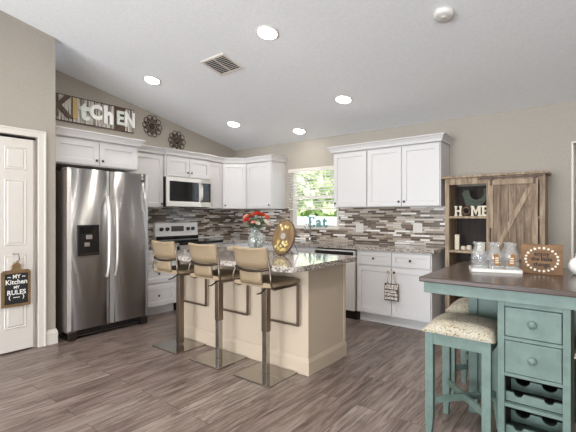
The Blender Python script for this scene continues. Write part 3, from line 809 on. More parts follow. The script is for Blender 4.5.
# cushioned stools pushed under the table
def cushion():
    m = M(); nx, ny = 14, 14; w, d = .385, .40; rows = []
    def hh(u, v): return .616 + .066 * (max(0, 1 - abs(u) ** 3.2) * max(0, 1 - abs(v) ** 3.2)) ** .45
    for i in range(nx + 1):
        rows.append([m.v((w / 2 * (2 * i / nx - 1), d / 2 * (2 * j / ny - 1), hh(2 * i / nx - 1, 2 * j / ny - 1))) for j in range(ny + 1)])
    for i in range(nx):
        for j in range(ny): m.face([rows[i][j], rows[i + 1][j], rows[i + 1][j + 1], rows[i][j + 1]], True)
    ed = [rows[i][0] for i in range(nx + 1)] + [rows[nx][j] for j in range(1, ny + 1)] + [rows[i][ny] for i in range(nx - 1, -1, -1)] + [rows[0][j] for j in range(ny - 1, 0, -1)]
    lo_ = [m.v((v.co.x * .985, v.co.y * .985, .6145)) for v in ed]
    m.skin(ed, lo_); m.face(lo_)
    return m
t = thing('cushioned_stool', (0, 0, 0), 'sage teal stool with patterned beige cushion, nearest under the table', 'stool', 'cushioned stools at the table')
hw, hd, lw = .172, .188, .044
for sx in (-1, 1):
    for sy in (-1, 1):
        cx_, cy_ = sx * (hw - lw / 2), sy * (hd - lw / 2); q = M(); rings = []
        for z, k, o in ((.0005, .7, .012), (.03, .72, .010), (.09, .9, .003), (.14, 1, 0), (.614, 1, 0)):
            h = lw / 2 * k; rings.append(q.ring([(cx_ + a * h + sx * o * .4, cy_ + b * h + sy * o * .4, z) for a, b in ((-1, -1), (1, -1), (1, 1), (-1, 1))]))
        for i in range(4): q.skin(rings[i], rings[i + 1], False)
        q.face(rings[0][::-1]); q.face(rings[-1]); q.build('leg', 'teal', t, local=True)
q = M()
for s_ in (-1, 1):
    q.box(-hw + lw, hw - lw, s_ * (hd - .012) - .009, s_ * (hd - .012) + .009, .548, .613, .001)
    q.box(s_ * (hw - .012) - .009, s_ * (hw - .012) + .009, -hd + lw, hd - lw, .548, .613, .001)
q.box(-hw + .02, hw - .02, -hd + .02, hd - .02, .605, .613); q.build('seat_frame', 'teal', t, local=True)
for s_ in (-1, 1):
    q = M(); q.tube([(-hw + .04, s_ * (-hd + .04), .215), (hw - .04, s_ * (hd - .04), .215)], .01, flat=(.02, .036), up=(0, 0, 1)); q.build('cross_stretcher', 'teal', t, local=True)
cushion().build('cushion', 'fabric', t, local=True)
t.location = (4.417, -2.415, 0); st0 = t
c = copy_tree(st0); c.location = (4.385, -1.84, 0); c['label'] = 'sage teal stool with patterned cushion, farther back behind the table post'
c = copy_tree(st0); c.location = (5.135, -2.415, 0); c['label'] = 'cushioned sage teal stool right of the wine storage, at the right edge'

# ------------------------------------------------------------------ rustic hutch
HX0, HX1, HYF, HYB, HT = 3.705, 4.648, .335, .003, 1.70
t = thing('rustic_hutch', ((HX0 + HX1) / 2, -.17, 0), 'rustic barn-wood hutch with sliding plank door', 'hutch')
sw = .045
M(FB).box(HX0, HX0 + sw, HYB, HYF, .0005, HT).build('side_panel', 'rustic', t)
M(FB).box(HX1 - sw, HX1, HYB, HYF, .0005, HT).build('side_panel', 'rustic', t)
q = M(FB); q.box(HX0 - .03, HX1 + .03, HYB, HYF + .03, HT, HT + .024, .004); q.build('top_board', 'rustic', t)
M(FB).box(HX0 + sw, HX1 - sw, HYF - .035, HYF, 1.628, HT - .001).build('header_rail', 'rustic', t)
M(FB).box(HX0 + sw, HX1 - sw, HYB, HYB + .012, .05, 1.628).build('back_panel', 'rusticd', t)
M(FB).box(4.128, 4.168, HYB + .012, HYF, .05, 1.628).build('divider', 'rustic', t)
for z in (.05, .46, .875, 1.255):
    M(FB).box(HX0 + sw, 4.128, HYB + .012, HYF, z, z + .026, .002).build('shelf', 'rustic', t)
    M(FB).box(4.168, HX1 - sw, HYB + .012, HYF, z, z + .026, .002).build('shelf', 'rustic', t)
DX0, DX1, DZ0, DZ1 = 4.150, 4.594, .10, 1.655
dr = M(FB).box(DX0, DX1, HYF + .006, HYF + .022, DZ0, DZ1)
for k in range(1, 5):
    pass
dr = dr.build('barn_door', 'rusticm', t)
for k in range(1, 5):
    x = DX0 + .05 + k * (DX1 - DX0 - .1) / 5
    M(FB).box(x - .0015, x + .0015, HYF + .0222, HYF + .0228, DZ0 + .05, DZ1 - .05).build('plank_groove', 'gap', dr)
fr = .05
for z0, z1 in ((DZ1 - fr, DZ1), (DZ0, DZ0 + fr), (.85, .90)): M(FB).box(DX0 + fr, DX1 - fr, HYF + .0225, HYF + .034, z0, z1, .002).build('door_rail', 'rustic', dr)
for x0 in (DX0, DX1 - fr): M(FB).box(x0, x0 + fr, HYF + .0225, HYF + .034, DZ0, DZ1, .002).build('door_stile', 'rustic', dr)
def brace(xa, za, xb, zb):
    q = M(FB); v = Vector((xb - xa, zb - za)).normalized(); n_ = Vector((-v.y, v.x)) * .022
    q.prism([(xa + n_.x, za + n_.y), (xa - n_.x, za - n_.y), (xb - n_.x, zb - n_.y), (xb + n_.x, zb + n_.y)], HYF + .0227, HYF + .033); q.build('door_brace', 'rustic', dr)
brace(DX0 + fr + .03, .94, DX1 - fr - .02, DZ1 - fr - .04); brace(DX1 - fr - .03, .81, DX0 + fr + .03, DZ0 + fr + .04)
M(FB).box(4.05, HX1 - .015, HYF + .004, HYF + .012, 1.672, 1.69).build('track', 'iron', t)
for x in (DX0 + .03, DX1 - .03):
    q = M(); q.tube([(x, -HYF - .036, 1.678), (x, -HYF - .048, 1.678)], .016, 14); q.build('roller', 'iron', dr)
    M(FB).box(x - .01, x + .01, HYF + .0345, HYF + .039, 1.60, 1.67).build('roller_strap', 'iron', dr)
M(FB).box(DX0 + .018, DX0 + .03, HYF + .0345, HYF + .06, 1.0, 1.16, .003).build('door_pull', 'iron', dr)

# HOME letters
t = thing('word_sign', (3.96, -.27, 1.282), 'ivory HOME letters with a wreath for the O, on the hutch shelf', 'word sign')
Z = 1.2815; hh = .112; d0, d1 = .26, .282
def slabH(x, w):
    q = M(FB); s_ = .024
    q.prism([(x, Z), (x + w * .38, Z), (x + w * .38, Z + .016), (x + w * .30, Z + .016), (x + w * .30, Z + .047), (x + w * .70, Z + .047), (x + w * .70, Z + .016), (x + w * .62, Z + .016), (x + w * .62, Z), (x + w, Z), (x + w, Z + .016), (x + w * .93, Z + .016), (x + w * .93, Z + hh - .016), (x + w, Z + hh - .016), (x + w, Z + hh), (x + w * .62, Z + hh), (x + w * .62, Z + hh - .016), (x + w * .70, Z + hh - .016), (x + w * .70, Z + .066), (x + w * .30, Z + .066), (x + w * .30, Z + hh - .016), (x + w * .38, Z + hh - .016), (x + w * .38, Z + hh), (x, Z + hh), (x, Z + hh - .016), (x + w * .07, Z + hh - .016), (x + w * .07, Z + .016), (x, Z + .016)], d0, d1)
    return q
slabH(3.792, .078).build('letter', 'ivory', t)
q = M(); q.tube([(3.915 + .040 * math.cos(2 * PI * i / 20), -.27 + .004 * math.sin(i * 2.1), Z + .056 + .040 * math.sin(2 * PI * i / 20)) for i in range(20)], [.014 + .003 * (i % 2) for i in range(20)], 7, closed=True); q.build('wreath', 'rust', t)
x, w = 3.962, .105
q = M(FB); q.prism([(x, Z), (x + .03, Z), (x + .03, Z + .014), (x + .024, Z + .014), (x + .024, Z + .075), (x + .05, Z + .01), (x + .076, Z + .075), (x + .076, Z + .014), (x + .07, Z + .014), (x + .07, Z), (x + w, Z), (x + w, Z + .014), (x + w - .006, Z + .014), (x + w - .006, Z + hh - .014), (x + w, Z + hh - .014), (x + w, Z + hh), (x + .072, Z + hh), (x + .05, Z + .055), (x + .028, Z + hh), (x, Z + hh), (x, Z + hh - .014), (x + .006, Z + hh - .014), (x + .006, Z + .014), (x, Z + .014)], d0, d1); q.build('letter', 'ivory', t)
x = 4.068; w = .058
q = M(FB); q.prism([(x, Z), (x + w, Z), (x + w, Z + .035), (x + w - .01, Z + .018), (x + .03, Z + .018), (x + .03, Z + .048), (x + .045, Z + .048), (x + .045, Z + .066), (x + .03, Z + .066), (x + .03, Z + hh - .018), (x + w - .01, Z + hh - .018), (x + w, Z + hh - .033), (x + w, Z + hh), (x, Z + hh), (x, Z + hh - .014), (x + .007, Z + hh - .014), (x + .007, Z + .014), (x, Z + .014)], d0, d1); q.build('letter', 'ivory', t)
# rooster
t = thing('metal_rooster', (3.98, -.2, 1.282), 'dark green metal rooster figure behind the HOME letters', 'figurine')
def P(u, v): return (3.83 + u * .28, 1.2815 + v * .31)
out = [(.36, 0), (.64, 0), (.62, .05), (.54, .06), (.55, .2), (.66, .28), (.80, .36), (.93, .52), (1.0, .72), (.98, .92), (.90, 1.0), (.86, .93), (.90, .80), (.84, .70), (.74, .62), (.62, .58), (.48, .62), (.40, .72), (.37, .82), (.36, .90), (.32, .96), (.27, .92), (.24, .97), (.19, .92), (.15, .94), (.13, .86), (.04, .80), (.12, .77), (.10, .68), (.15, .70), (.17, .55), (.22, .40), (.32, .28), (.45, .2), (.46, .06), (.37, .05)]
q = M(FB); q.prism([P(u, v) for u, v in out], .18, .205); q.build('body', 'rooster', t)
q = M(FB); q.prism([P(u, v) for u, v in ((.42, .40), (.62, .36), (.78, .44), (.84, .56), (.66, .52), (.5, .54))], .2055, .214); q.build('wing', 'rooster', t)
# things on the lower shelf
zs = .9015
tag(M(FB).box(3.785, 3.832, .20, .245, zs, zs + .17, .003).build('tall_box', 'ivory'), 'tall narrow ivory box on the hutch lower shelf', 'box')
for x, r, h, lb in ((3.875, .026, .045, 'short ivory jar beside the tall box on the hutch shelf'), (3.935, .028, .055, 'second small ivory jar on the hutch shelf, next to the short one'),):
    tag(M().lathe([(r * .85, 0), (r, h * .2), (r, h * .75), (r * .8, h * .85), (r * .85, h)], (x, -.235, zs), 16).build('small_jar', 'ivory'), lb, 'jar', 'jars on the hutch shelf')
q = M(FB); q.box(4.02, 4.10, .2, .26, zs, zs + .09, .004); tag(q.build('small_canister', 'ivory'), 'square ivory canister on the hutch shelf near the divider', 'canister')

# ------------------------------------------------------------------ things on the table
TZ = .9305
t = thing('bottle_carrier', (4.52, -2.1, TZ), 'white wire carrier holding glass bottles on the dark table', 'carrier')
ang = math.radians(18)
BC = (4.515, -2.085)
ca, sa = math.cos(ang), math.sin(ang)
def BL(u, v, z): return (BC[0] + u * ca - v * sa, BC[1] + u * sa + v * ca, z)
bw, bd = .138, .088
q = M(BL); q.box(-bw, bw, -bd, bd, TZ + .002, TZ + .010); q.box(-bw, bw, -bd - .004, -bd, TZ + .0005, TZ + .020); q.box(-bw, bw, bd, bd + .004, TZ + .0005, TZ + .020); q.box(-bw - .004, -bw, -bd, bd, TZ + .0005, TZ + .020); q.box(bw, bw + .004, -bd, bd, TZ + .0005, TZ + .020); q.build('tray', 'ceramic', t)
q = M(BL)
for z, rad_ in ((TZ + .010, .0035), (TZ + .075, .0016)):
    q.tube([(-bw, -bd, z), (bw, -bd, z), (bw, bd, z), (-bw, bd, z)], rad_, 6, closed=True)
for i in range(4):
    u = -bw + 2 * bw * i / 3
    for v in (-bd, bd): q.tube([(u, v, TZ + .0005), (u, v, TZ + .075)], .0015, 6)
for u in (-bw, bw): q.tube([(u, 0, TZ + .0005), (u, 0, TZ + .075)], .0015, 6)
q.build('wire_frame', 'nickel', t)
def bottle(u, v, label, tagged):
    b = BL(u, v, TZ + .011)
    t = thing('glass_bottle', b, label, 'bottle', 'glass bottles in the wire carrier')
    q = M(); r = .042
    q.lathe([(r * .9, 0), (r, .006), (r, .095), (r * .93, .112), (r * .62, .135), (r * .60, .155), (r * .74, .158), (r * .76, .172), (r * .2, .172)], (0, 0, 0), 20)
    q.build('jar', 'glass', t, local=True)
    if tagged:
        q = M(lambda a, d, z: BL(u + a, v - r - .004 - d, z)); lean = .012 * tagged
        q.prism([(-.016 + lean, TZ + .045), (.018 + lean, TZ + .045), (.014 - lean * .3, TZ + .11), (.0, TZ + .122), (-.015 - lean * .3, TZ + .11)], 0, .003)
        tg_ = q.build('paper_tag', 'paper', t)
        q = M(lambda a, d, z: BL(u + a, v - r - .004 - d, z))
        for k in range(3): q.box(-.010 + lean * .5, .010 + lean * .5, .0032, .0038, TZ + .06 + k * .014, TZ + .067 + k * .014)
        q.build('tag_print', 'ivory', tg_)
bottle(-.090, -.044, 'clear glass bottle at the left end of the carrier front row', 0)
bottle(-.002, -.044, 'clear glass bottle with a brown tag, middle of the carrier front row', .6)
bottle(.088, -.044, 'clear glass bottle with a slanted brown tag beside the wooden sign', -1)
bottle(-.090, .043, 'clear glass bottle at the left end of the carrier back row', 0)
bottle(-.002, .043, 'clear glass bottle in the middle of the carrier back row', 0)
bottle(.088, .043, 'clear glass bottle at the right end of the carrier back row', 0)

# block sign
SG = (4.768, -2.05); an = math.radians(3)
t = thing('block_sign', (SG[0], SG[1], TZ), 'brown wooden block sign with white floral wreath on the table', 'sign')
cs_, sn_ = math.cos(an), math.sin(an)
SL = lambda u, d, z: (SG[0] + u * cs_ + d * sn_, SG[1] + u * sn_ - d * cs_, z)
M(SL).box(-.107, .107, -.02, .02, TZ, TZ + .178, .002).build('board', 'board', t)
sgm = Matrix(((cs_, 0, sn_, SG[0] + sn_ * .0205), (sn_, 0, -cs_, SG[1] - cs_ * .0205), (0, 1, 0, TZ), (0, 0, 0, 1)))
for txt, zz, sz in (('enjoy', .122, .036), ('the little', .09, .032), ('things', .058, .036)):
    M().text(txt, sz, sgm @ Matrix.Translation((0, zz, 0)), .0006, .0008).build('lettering', 'gap', t)
for i in range(22):
    a = 2 * PI * i / 22; q = M(SL); cu_, cz_ = .083 * math.cos(a), TZ + .089 + .07 * math.sin(a); k = .0092 if i % 2 else .008
    q.prism([(cu_ + k * (1 if j % 2 else .6) * math.cos(2 * PI * j / 10), cz_ + k * (1 if j % 2 else .6) * math.sin(2 * PI * j / 10)) for j in range(10)], .0203, .0232); q.build('wreath_flower', 'wreathw', t)
t = thing('round_vase', (4.955, -1.97, TZ), 'round white ceramic vase at the right edge of the table', 'vase')
M().lathe([(.025, 0), (.04, .006), (.058, .035), (.060, .06), (.048, .09), (.025, .105), (.022, .118), (.028, .125), (.018, .124)], (0, 0, 0), 24).build('body', 'ceramic', t, local=True)

# ------------------------------------------------------------------ vase of flowers on the island
VX, VY, VZ = 2.235, -1.88, .9145
t = thing('glass_vase', (VX, VY, VZ), 'clear glass vase holding red and pink flowers on the island', 'vase')
M().lathe([(.045, 0), (.055, .004), (.075, .05), (.086, .10), (.078, .145), (.052, .185), (.045, .21), (.052, .24), (.062, .262), (.059, .262), (.049, .24), (.042, .21), (.049, .184), (.074, .144), (.082, .10), (.071, .05), (.05, .01), (.01, .008)], (0, 0, 0), 28).build('body', 'glass', t, local=True)
M().lathe([(.048, .0105), (.070, .05), (.081, .10), (.077, .13), (.01, .13)], (0, 0, 0), 24).build('water', 'water', t, local=True)
def flower(dx, dy, h, mat_, label, r=.034, cat='flower'):
    r *= 1.15
    base = Vector((VX + dx * .12, VY + dy * .12, VZ + .03)); top = Vector((VX + dx, VY + dy, VZ + h))
    t = thing('cut_flower', tuple(base), label, cat, 'flowers in the glass vase')
    mid_ = Vector((VX + dx * .22, VY + dy * .22, VZ + .225))
    M().tube([tuple(base), tuple(mid_), tuple((mid_ + top) / 2 + Vector((0, 0, .01))), tuple(top)], .0035, 6).build('stem', 'stem', t)
    q = M(); rnd = random.Random(int((dx + 2) * 977 + dy * 131)); up_ = (top - mid_).normalized()
    sd = up_.orthogonal().normalized(); s2 = up_.cross(sd)
    for ring_, (k, op, ln) in enumerate(((6, 1.0, 1.0), (6, .65, .95), (5, .35, .8), (3, .12, .7))):
        for j in range(k):
            a = 2 * PI * (j + .5 * ring_) / k + rnd.uniform(-.2, .2); dr_ = sd * math.cos(a) + s2 * math.sin(a); tn = up_.cross(dr_)
            pts = []
            for i in range(4):
                s_ = i / 3; c = top + dr_ * r * ln * op * (s_ ** .7) * 1.05 + up_ * r * ln * (s_ * (1.15 - op * .75) - .15)
                wd = r * .62 * math.sin(PI * (.18 + .62 * s_)); pts.append((q.v(tuple(c - tn * wd)), q.v(tuple(c + up_ * -.002 + dr_ * r * .12)), q.v(tuple(c + tn * wd))))
            for i in range(3):
                for e in (0, 1): q.face([pts[i][e], pts[i][e + 1], pts[i + 1][e + 1], pts[i + 1][e]], True)
    q.ball(tuple(top + up_ * r * .1), r * .42, n=8, k=6)
    q.build('blossom', mat_, t)
    q = M()
    for j in range(3):
        a = rnd.uniform(0, 2 * PI); c = mid_.lerp(top, .15 + .25 * j); d = Vector((math.cos(a), math.sin(a), .25)).normalized(); w_ = d.cross(Vector((0, 0, 1))).normalized()
        ps = [c, c + d * .03 + w_ * .016, c + d * .068 - Vector((0, 0, .01)), c + d * .03 - w_ * .016]
        q.face([q.v(tuple(p)) for p in ps])
        ps2 = [p + Vector((0, 0, .0015)) for p in ps]; q.face([q.v(tuple(p)) for p in ps2])
    q.build('leaf', 'leaf', t)
cr, sr = .787, .616      # picture-plane right in plan
def fl(r_, f_, h, mat_, lb, rad=.034): flower(r_ * cr - f_ * sr, r_ * sr + f_ * cr, h, mat_, lb, rad)
fl(-.095, 0, .355, 'pink', 'pink blossom at the left end of the bouquet', .040)
fl(-.085, -.045, .325, 'red', 'dark red blossom low on the left of the bouquet', .036)
fl(.02, -.02, .385, 'red', 'bright red blossom at the centre top of the bouquet', .040)
fl(.07, .01, .375, 'red', 'red blossom right of the centre in the bouquet', .038)
fl(.115, -.01, .355, 'orange', 'orange-red blossom at the upper right of the bouquet', .036)
fl(.11, -.04, .305, 'wpetal', 'cream white blossom low on the right of the bouquet', .034)
fl(-.035, .03, .37, 'orange', 'orange blossom between the pink and the red ones', .032)
fl(.03, -.06, .29, 'wpetal', 'small cream blossom in front under the red ones', .022)
fl(-.02, -.05, .30, 'pink', 'small pale pink blossom low in front of the bouquet', .022)
fl(-.06, .05, .30, 'red', 'red blossom at the back left of the bouquet', .028)
t = thing('greenery_sprig', (VX, VY, VZ + .03), 'green leafy sprigs between the blossoms in the vase', 'greenery')
q = M(); rnd = random.Random(5)
for k in range(9):
    a = rnd.uniform(0, 2 * PI); e = Vector((VX + .10 * math.cos(a) * rnd.uniform(.3, 1), VY + .10 * math.sin(a) * rnd.uniform(.3, 1), VZ + rnd.uniform(.26, .35)))
    b = Vector((VX + .012 * math.cos(a), VY + .012 * math.sin(a), VZ + .03)); mm = Vector((VX + .025 * math.cos(a), VY + .025 * math.sin(a), VZ + .225))
    q.tube([tuple(b), tuple(mm), tuple(e)], .0025, 5)
    for j in range(6):
        c = mm.lerp(e, .15 + j * .16); a2 = a + (j % 2 * 2 - 1) * 1.1 + rnd.uniform(-.4, .4); d = Vector((math.cos(a2), math.sin(a2), .3)).normalized(); w_ = d.cross(Vector((0, 0, 1))).normalized()
        q.face([q.v(tuple(p)) for p in (c, c + d * .028 + w_ * .014, c + d * .06, c + d * .028 - w_ * .014)])
q.build('sprig', 'leaf', t)

# round wooden sign on its easel
DC = Vector((2.695, -1.985, 1.078)); R_ = .158
nrm = Vector((-.17, -.98, .0)).normalized(); til = math.radians(14)
upv = Vector((0, 0, 1)) * math.cos(til) - nrm * math.sin(til); nn = nrm * math.cos(til) + Vector((0, 0, 1)) * math.sin(til); rt = upv.cross(nn).normalized()
rt = Vector((-nrm.y, nrm.x, 0)).normalized()
DM = Matrix(((rt.x, upv.x, nn.x, DC.x), (rt.y, upv.y, nn.y, DC.y), (rt.z, upv.z, nn.z, DC.z), (0, 0, 0, 1)))
def DL(u, d, z): return tuple(DM @ Vector((u, z, d)))
t = thing('round_sign', tuple(DC - Vector((0, 0, R_))), 'round wooden slice sign with yellow flowers propped on the island', 'sign')
q = M(DL); n = 36
q.prism([(R_ * .93 * math.cos(2 * PI * i / n) * (1 + .012 * math.sin(5 * i)), R_ * 1.04 * math.sin(2 * PI * i / n)) for i in range(n)], -.010, .008); q.build('slab', 'slab', t)
q = M(DL); q.tube([tuple((R_ * .935 * math.cos(2 * PI * i / n), .0, R_ * 1.045 * math.sin(2 * PI * i / n))) for i in range(n)], .009, 6, closed=True); q.build('bark_rim', 'rust', t)
q = M(DL); q.prism([(.034 * math.cos(2 * PI * i / 20), .012 + .031 * math.sin(2 * PI * i / 20)) for i in range(20)], .0082, .0105); em = q.build('emblem', 'emblem', t)
rnd = random.Random(3); ygold = plain('yellow_bloom', 'cbb468', .6); yw = plain('pale_yellow_bloom', 'dccf9d', .6)
for i in range(27):
    if i < 21: u = rnd.uniform(-.095, .085); v = -.055 - rnd.uniform(0, .085) + abs(u) * .35
    else: u = rnd.uniform(-.06, .06); v = .09 + rnd.uniform(-.015, .03)
    q = M(DL); k = rnd.uniform(.013, .02)
    q.prism([(u + k * (1 if j % 2 else .55) * math.cos(2 * PI * j / 10), v + k * (1 if j % 2 else .55) * math.sin(2 * PI * j / 10)) for j in range(10)], .0085, .0085 + rnd.uniform(.006, .011)); q.build('yellow_flower', (ygold, yw)[i % 2], t)
t = thing('wire_easel', (DC.x, DC.y + .05, .9145), 'black wire easel propping up the round wooden sign', 'easel')
q = M(DL)
for u in (-.05, .05):
    q.tube([(u, .05, -R_ * 1.04 + .010), (u, .045, -R_ * 1.04 - .010), (u, -.016, -R_ * 1.04 - .012), (u, -.018, .06)], .003, 6)
q.build('cradle', 'dark', t)
q = M()
for u in (-.05, .05):
    a = Vector(DL(u, -.018, .06)); b = Vector((DL(u, -.018, 0)[0], DL(u, -.018, 0)[1], .918)) - nrm * .13; q.tube([tuple(a), tuple(b)], .003, 6)
a = Vector((DL(-.05, 0, 0)[0], DL(-.05, 0, 0)[1], .918)) - nrm * .14; b = Vector((DL(.05, 0, 0)[0], DL(.05, 0, 0)[1], .918)) - nrm * .14; q.tube([tuple(a), tuple(b)], .003, 6)
q.build('back_leg', 'dark', t)

# little cream dish at the back of the island
t = thing('folded_napkin', (1.80, -1.79, .9145), 'folded cream napkin at the back edge of the island', 'napkin')
q = M(); q.box(1.745, 1.855, -1.835, -1.75, .915, .924, .003); q.build('lower_fold', 'cream', t)
q = M(); q.box(1.75, 1.85, -1.83, -1.755, .9242, .934, .003); q.build('upper_fold', 'cream', t)

# ------------------------------------------------------------------ window sill, faucet, outlets
t = thing('faucet', (1.70, -.105, .9145), 'chrome gooseneck kitchen faucet below the window', 'faucet')
M().lathe([(.028, 0), (.028, .01), (.02, .018), (.017, .05), (.015, .06)], (1.70, -.105, .9145), 16).build('base', 'chrome', t)
pts = [(1.70, -.105, .97), (1.70, -.105, 1.10)] + [(1.70, -.105 - .07 + .07 * math.cos(a), 1.10 + .07 * math.sin(a)) for a in [PI * i / 8 for i in range(1, 9)]] + [(1.70, -.245, 1.06)]
M().tube(pts, .011, 10).build('spout', 'chrome', t)
M().tube([(1.715, -.105, .95), (1.745, -.108, .965), (1.79, -.11, .99)], [.008, .007, .006], 8).build('handle', 'chrome', t)
t = thing('word_sign', (1.76, -.005, WZ0), 'teal Eat word sign standing on the window sill', 'word sign')
q = M(FB); z = WZ0; x = 1.585
q.prism([(x, z), (x + .115, z), (x + .125, z + .05), (x + .11, z + .05), (x + .10, z + .022), (x + .055, z + .022), (x + .055, z + .075), (x + .085, z + .075), (x + .085, z + .095), (x + .055, z + .095), (x + .055, z + .148), (x + .10, z + .148), (x + .108, z + .122), (x + .122, z + .122), (x + .118, z + .17), (x, z + .17), (x, z + .155), (x + .022, z + .15), (x + .022, z + .02), (x, z + .015)], -.005, .014); q.build('letter', 'tealp', t)
for ch, ux, sz in (('a', 1.785, .21), ('t', 1.89, .215)):
    M().text(ch, sz, TB(ux, z + .081 + (0 if ch == 't' else -.0), -.0045 + .0095), .0095, .007).build('letter', 'tealp', t)
# window blind
t = thing('window_blind', (1.69, -.015, WZ1), 'white horizontal slat blind over the upper window', 'blind')
M(FB).box(WX0 - .012, WX1 + .012, .002, .052, WZ1 - .055, WZ1 - .001, .003).build('headrail', 'trimw', t)
for k in range(13):
    z = WZ1 - .085 - k * .0425
    q = M(FB); q.prism([(.004, z - .004), (.026, z + .004), (.05, z + .0035), (.05, z + .006), (.026, z + .0068), (.004, z - .0012)], WX0 - .004, WX1 + .004, plane='yz') if False else None
    q = M(); q.prism([(-.002, z - .007), (-.026, z + .000), (-.05, z + .003), (-.05, z + .0065), (-.026, z + .0045), (-.002, z - .0025)], WX0 - .006, WX1 + .006, plane='yz')
    q.build('slat', 'trimw', t)
M(FB).box(WX0 - .006, WX1 + .006, .004, .046, 1.375, 1.398, .004).build('bottom_rail', 'trimw', t)
for x in (WX0 + .12, WX1 - .12):
    q = M(); q.tube([(x, -.052, 1.385), (x, -.052, WZ1 - .05)], .0018, 5); q.build('ladder_cord', 'trimw', t)
def outlet(f, u, z, d, label):
    t = thing('wall_outlet', f(u, d, z), label, 'outlet', 'outlets on the mosaic backsplash')
    cpv = M(f).box(u - .058, u + .058, d, d + .006, z - .06, z + .06, .002).build('cover_plate', 'outside', t)
    for s_ in (-1, 1):
        sc_ = M(f).box(u + s_ * .023 - .016, u + s_ * .023 + .016, d + .0062, d + .009, z - .034, z + .034, .003).build('socket', 'trimw', t)
outlet(FB, 2.468, 1.12, .0095, 'white outlet plate on the tile just right of the window')
outlet(FB, 3.28, 1.13, .0095, 'white outlet plate on the tile near the hutch')

# small sign hanging from the base cabinet knobs
t = thing('hanging_sign', (3.207, -.655, .3), 'small lettered board hung on the base cabinet knobs', 'sign')
M(FB).box(3.125, 3.292, .652, .662, .315, .51, .002).build('board', 'dwood', t)
rnd = random.Random(11)
for z0_, h_ in ((.448, .05), (.408, .03), (.371, .028), (.328, .032)):      # worn cream lettering, too small to read
    q = M(FB); u = 3.136
    while u < 3.274:
        w_ = rnd.uniform(.006, .009)
        q.box(u, u + w_, .6622, .6632, z0_, z0_ + h_ * rnd.choice((1, 1, .8)))
        if rnd.random() < .7: zz = z0_ + h_ * rnd.choice((.02, .4, .8)); q.box(u + w_, u + w_ + .008, .6622, .6632, zz, zz + h_ * .2)
        u += w_ + .0095
    q.build('lettering', 'chalk', t)
q = M(); q.tube([(3.158, -.657, .508), (3.160, -.662, .56), (3.165, -.664, .61), (3.18, -.6645, .655), (3.194, -.664, .665), (3.21, -.6645, .655), (3.228, -.664, .61), (3.245, -.662, .56), (3.258, -.657, .508)], .006, 6); q.build('ribbon', 'cream', t)

# ------------------------------------------------------------------ wall decor on the left wall
t = thing('letter_sign', (.02, -2.46, 2.43), 'corrugated tin KITCHEN letter sign above the refrigerator', 'sign')
y0, y1, z0, z1 = -3.02, -1.958, 2.432, 2.735
q = M(); n = 96; fr_ = []; bk = []
for i in range(n + 1):
    y = y0 + (y1 - y0) * i / n; fr_.append((.016 + .006 * math.sin(i * PI / 2), y)); bk.append((.003, y))
q.prism(fr_ + bk[::-1], z0, z1, plane='xy'); q.build('tin_panel', 'galv', t)
q = M(); q.box(.003, .026, y0, y1, z1, z1 + .008); q.box(.003, .026, y0, y1, z0 - .008, z0); q.build('edge_strip', 'iron', t)
zc = (z0 + z1) / 2
def letter(ch, yc, sz, mat_, sx=1.0, back=None, off=.006, zz=0):
    if back: M(FA).box(yc - back[1] / 2, yc + back[1] / 2, .0225, .027, z0, z1).build('letter_plaque', back[0], t)
    M().text(ch, sz, TA(yc, zc + zz, .036), .010, off, sx=sx).build('letter', mat_, t)
letter('K', -2.895, .36, 'rust', .95, None, .010)
letter('I', -2.745, .34, 'gold', 1.0, None, .010)
letter('t', -2.63, .33, 'lgreen', 1.0, None, .012, .0)
letter('C', -2.49, .24, 'lwhite', .9, None, .014, .01)
letter('h', -2.325, .30, 'lwhite', .9, None, .013)
letter('E', -2.165, .25, 'lgreen', .85, ('rust', .15), .008)
letter('N', -2.03, .27, 'lwhite', .75, None, .010)

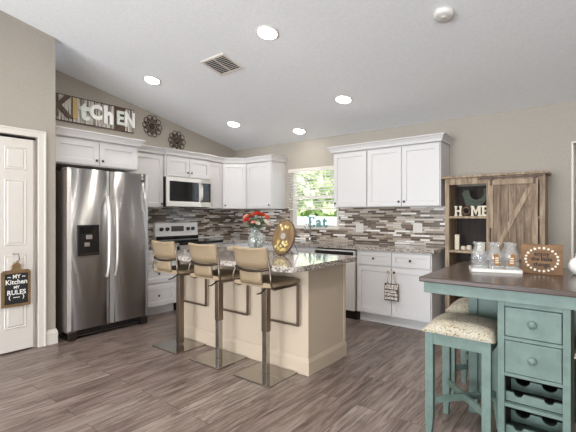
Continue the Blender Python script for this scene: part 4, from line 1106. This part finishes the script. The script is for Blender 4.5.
def medallion(yc, zc_, r, label):
    t = thing('wall_medallion', (.02, yc, zc_), label, 'wall decor', 'iron medallions on the left wall')
    f = lambda u, d, z: (d, yc + u, zc_ + z)
    M(f).ball((0, 0, 0), .01) if False else None
    q = M(); q.lathe([(r * .30, .004), (r * .30, .012), (r * .22, .022), (r * .05, .026)], (0, yc, zc_), 18, axis='x'); q.build('centre_boss', 'iron', t)
    for k in range(10):
        a = 2 * PI * k / 10; q = M(f); pts = []
        for i in range(14):
            s_ = 2 * PI * i / 14; rr_ = r * (.70 + .28 * math.cos(s_)); tt_ = a + .27 * math.sin(s_) * (1 + .35 * math.cos(s_))
            pts.append((rr_ * math.cos(tt_), .012 + .006 * math.cos(s_), rr_ * math.sin(tt_)))
        q.tube(pts, .0048, 6, closed=True); q.build('petal_loop', 'iron', t)
        q = M(f); pts = []
        for i in range(12):
            s_ = 2 * PI * i / 12; rr_ = r * (.58 + .17 * math.cos(s_)); tt_ = a + PI / 10 + .22 * math.sin(s_)
            pts.append((rr_ * math.cos(tt_), .010, rr_ * math.sin(tt_)))
        q.tube(pts, .0042, 6, closed=True); q.build('inner_loop', 'iron', t)
    for k in range(10):
        a = 2 * PI * k / 10; q = M(f); q.tube([(r * .30 * math.cos(a), .008, r * .30 * math.sin(a)), (r * .44 * math.cos(a), .009, r * .44 * math.sin(a))], .005, 6); q.build('spoke', 'iron', t)
medallion(-1.669, 2.578, .158, 'dark iron flower medallion beside the kitchen sign')
medallion(-1.247, 2.426, .158, 'dark iron flower medallion lower down, above the microwave')

# chalkboard paddle on the pantry door
t = thing('chalkboard_sign', (.765, -3.58, .43), 'paddle-shaped chalkboard sign hung on the pantry door', 'sign')
yc = -3.577
q = M(FA); o = []
for y, z in ((-.118, .435), (.118, .435), (.118, .755), (.10, .775), (.045, .778), (.035, .79), (.03, .835), (.018, .85), (-.018, .85), (-.03, .835), (-.035, .79), (-.045, .778), (-.10, .775), (-.118, .755)): o.append((yc + y, z))
q.prism(o, .748, .764); q.build('wood_paddle', 'slab', t)
M(FA).box(yc - .093, yc + .093, .7642, .767, .462, .745).build('slate', 'slate', t)
for txt, sz, zz in (('~ MY ~', .05, .715), ('Kitchen', .062, .665), ('MY', .036, .615), ('RULES', .06, .567), ('(  ----  )', .045, .525)):
    if txt: M().text(txt, sz, TA(yc, zz, .7672), .0006, .0012, sx=.92).build('lettering', 'chalk', t)
t = thing('over_door_hook', (.755, yc, .86), 'small metal hook above the chalkboard sign on the pantry door', 'hook')
q = M(FA); q.tube([(yc - .02, .742, .93), (yc - .02, .76, .925), (yc + .015, .772, .925), (yc + .02, .774, .89), (yc + .02, .773, .87), (yc + .005, .768, .852), (yc - .005, .768, .86)], .005, 6); q.build('hook', 'bronze', t)
q = M(FA); q.tube([(yc - .06, .755, .812), (yc, .769, .852), (yc + .06, .755, .812)], .003, 6); q.build('cord', 'cream', t)
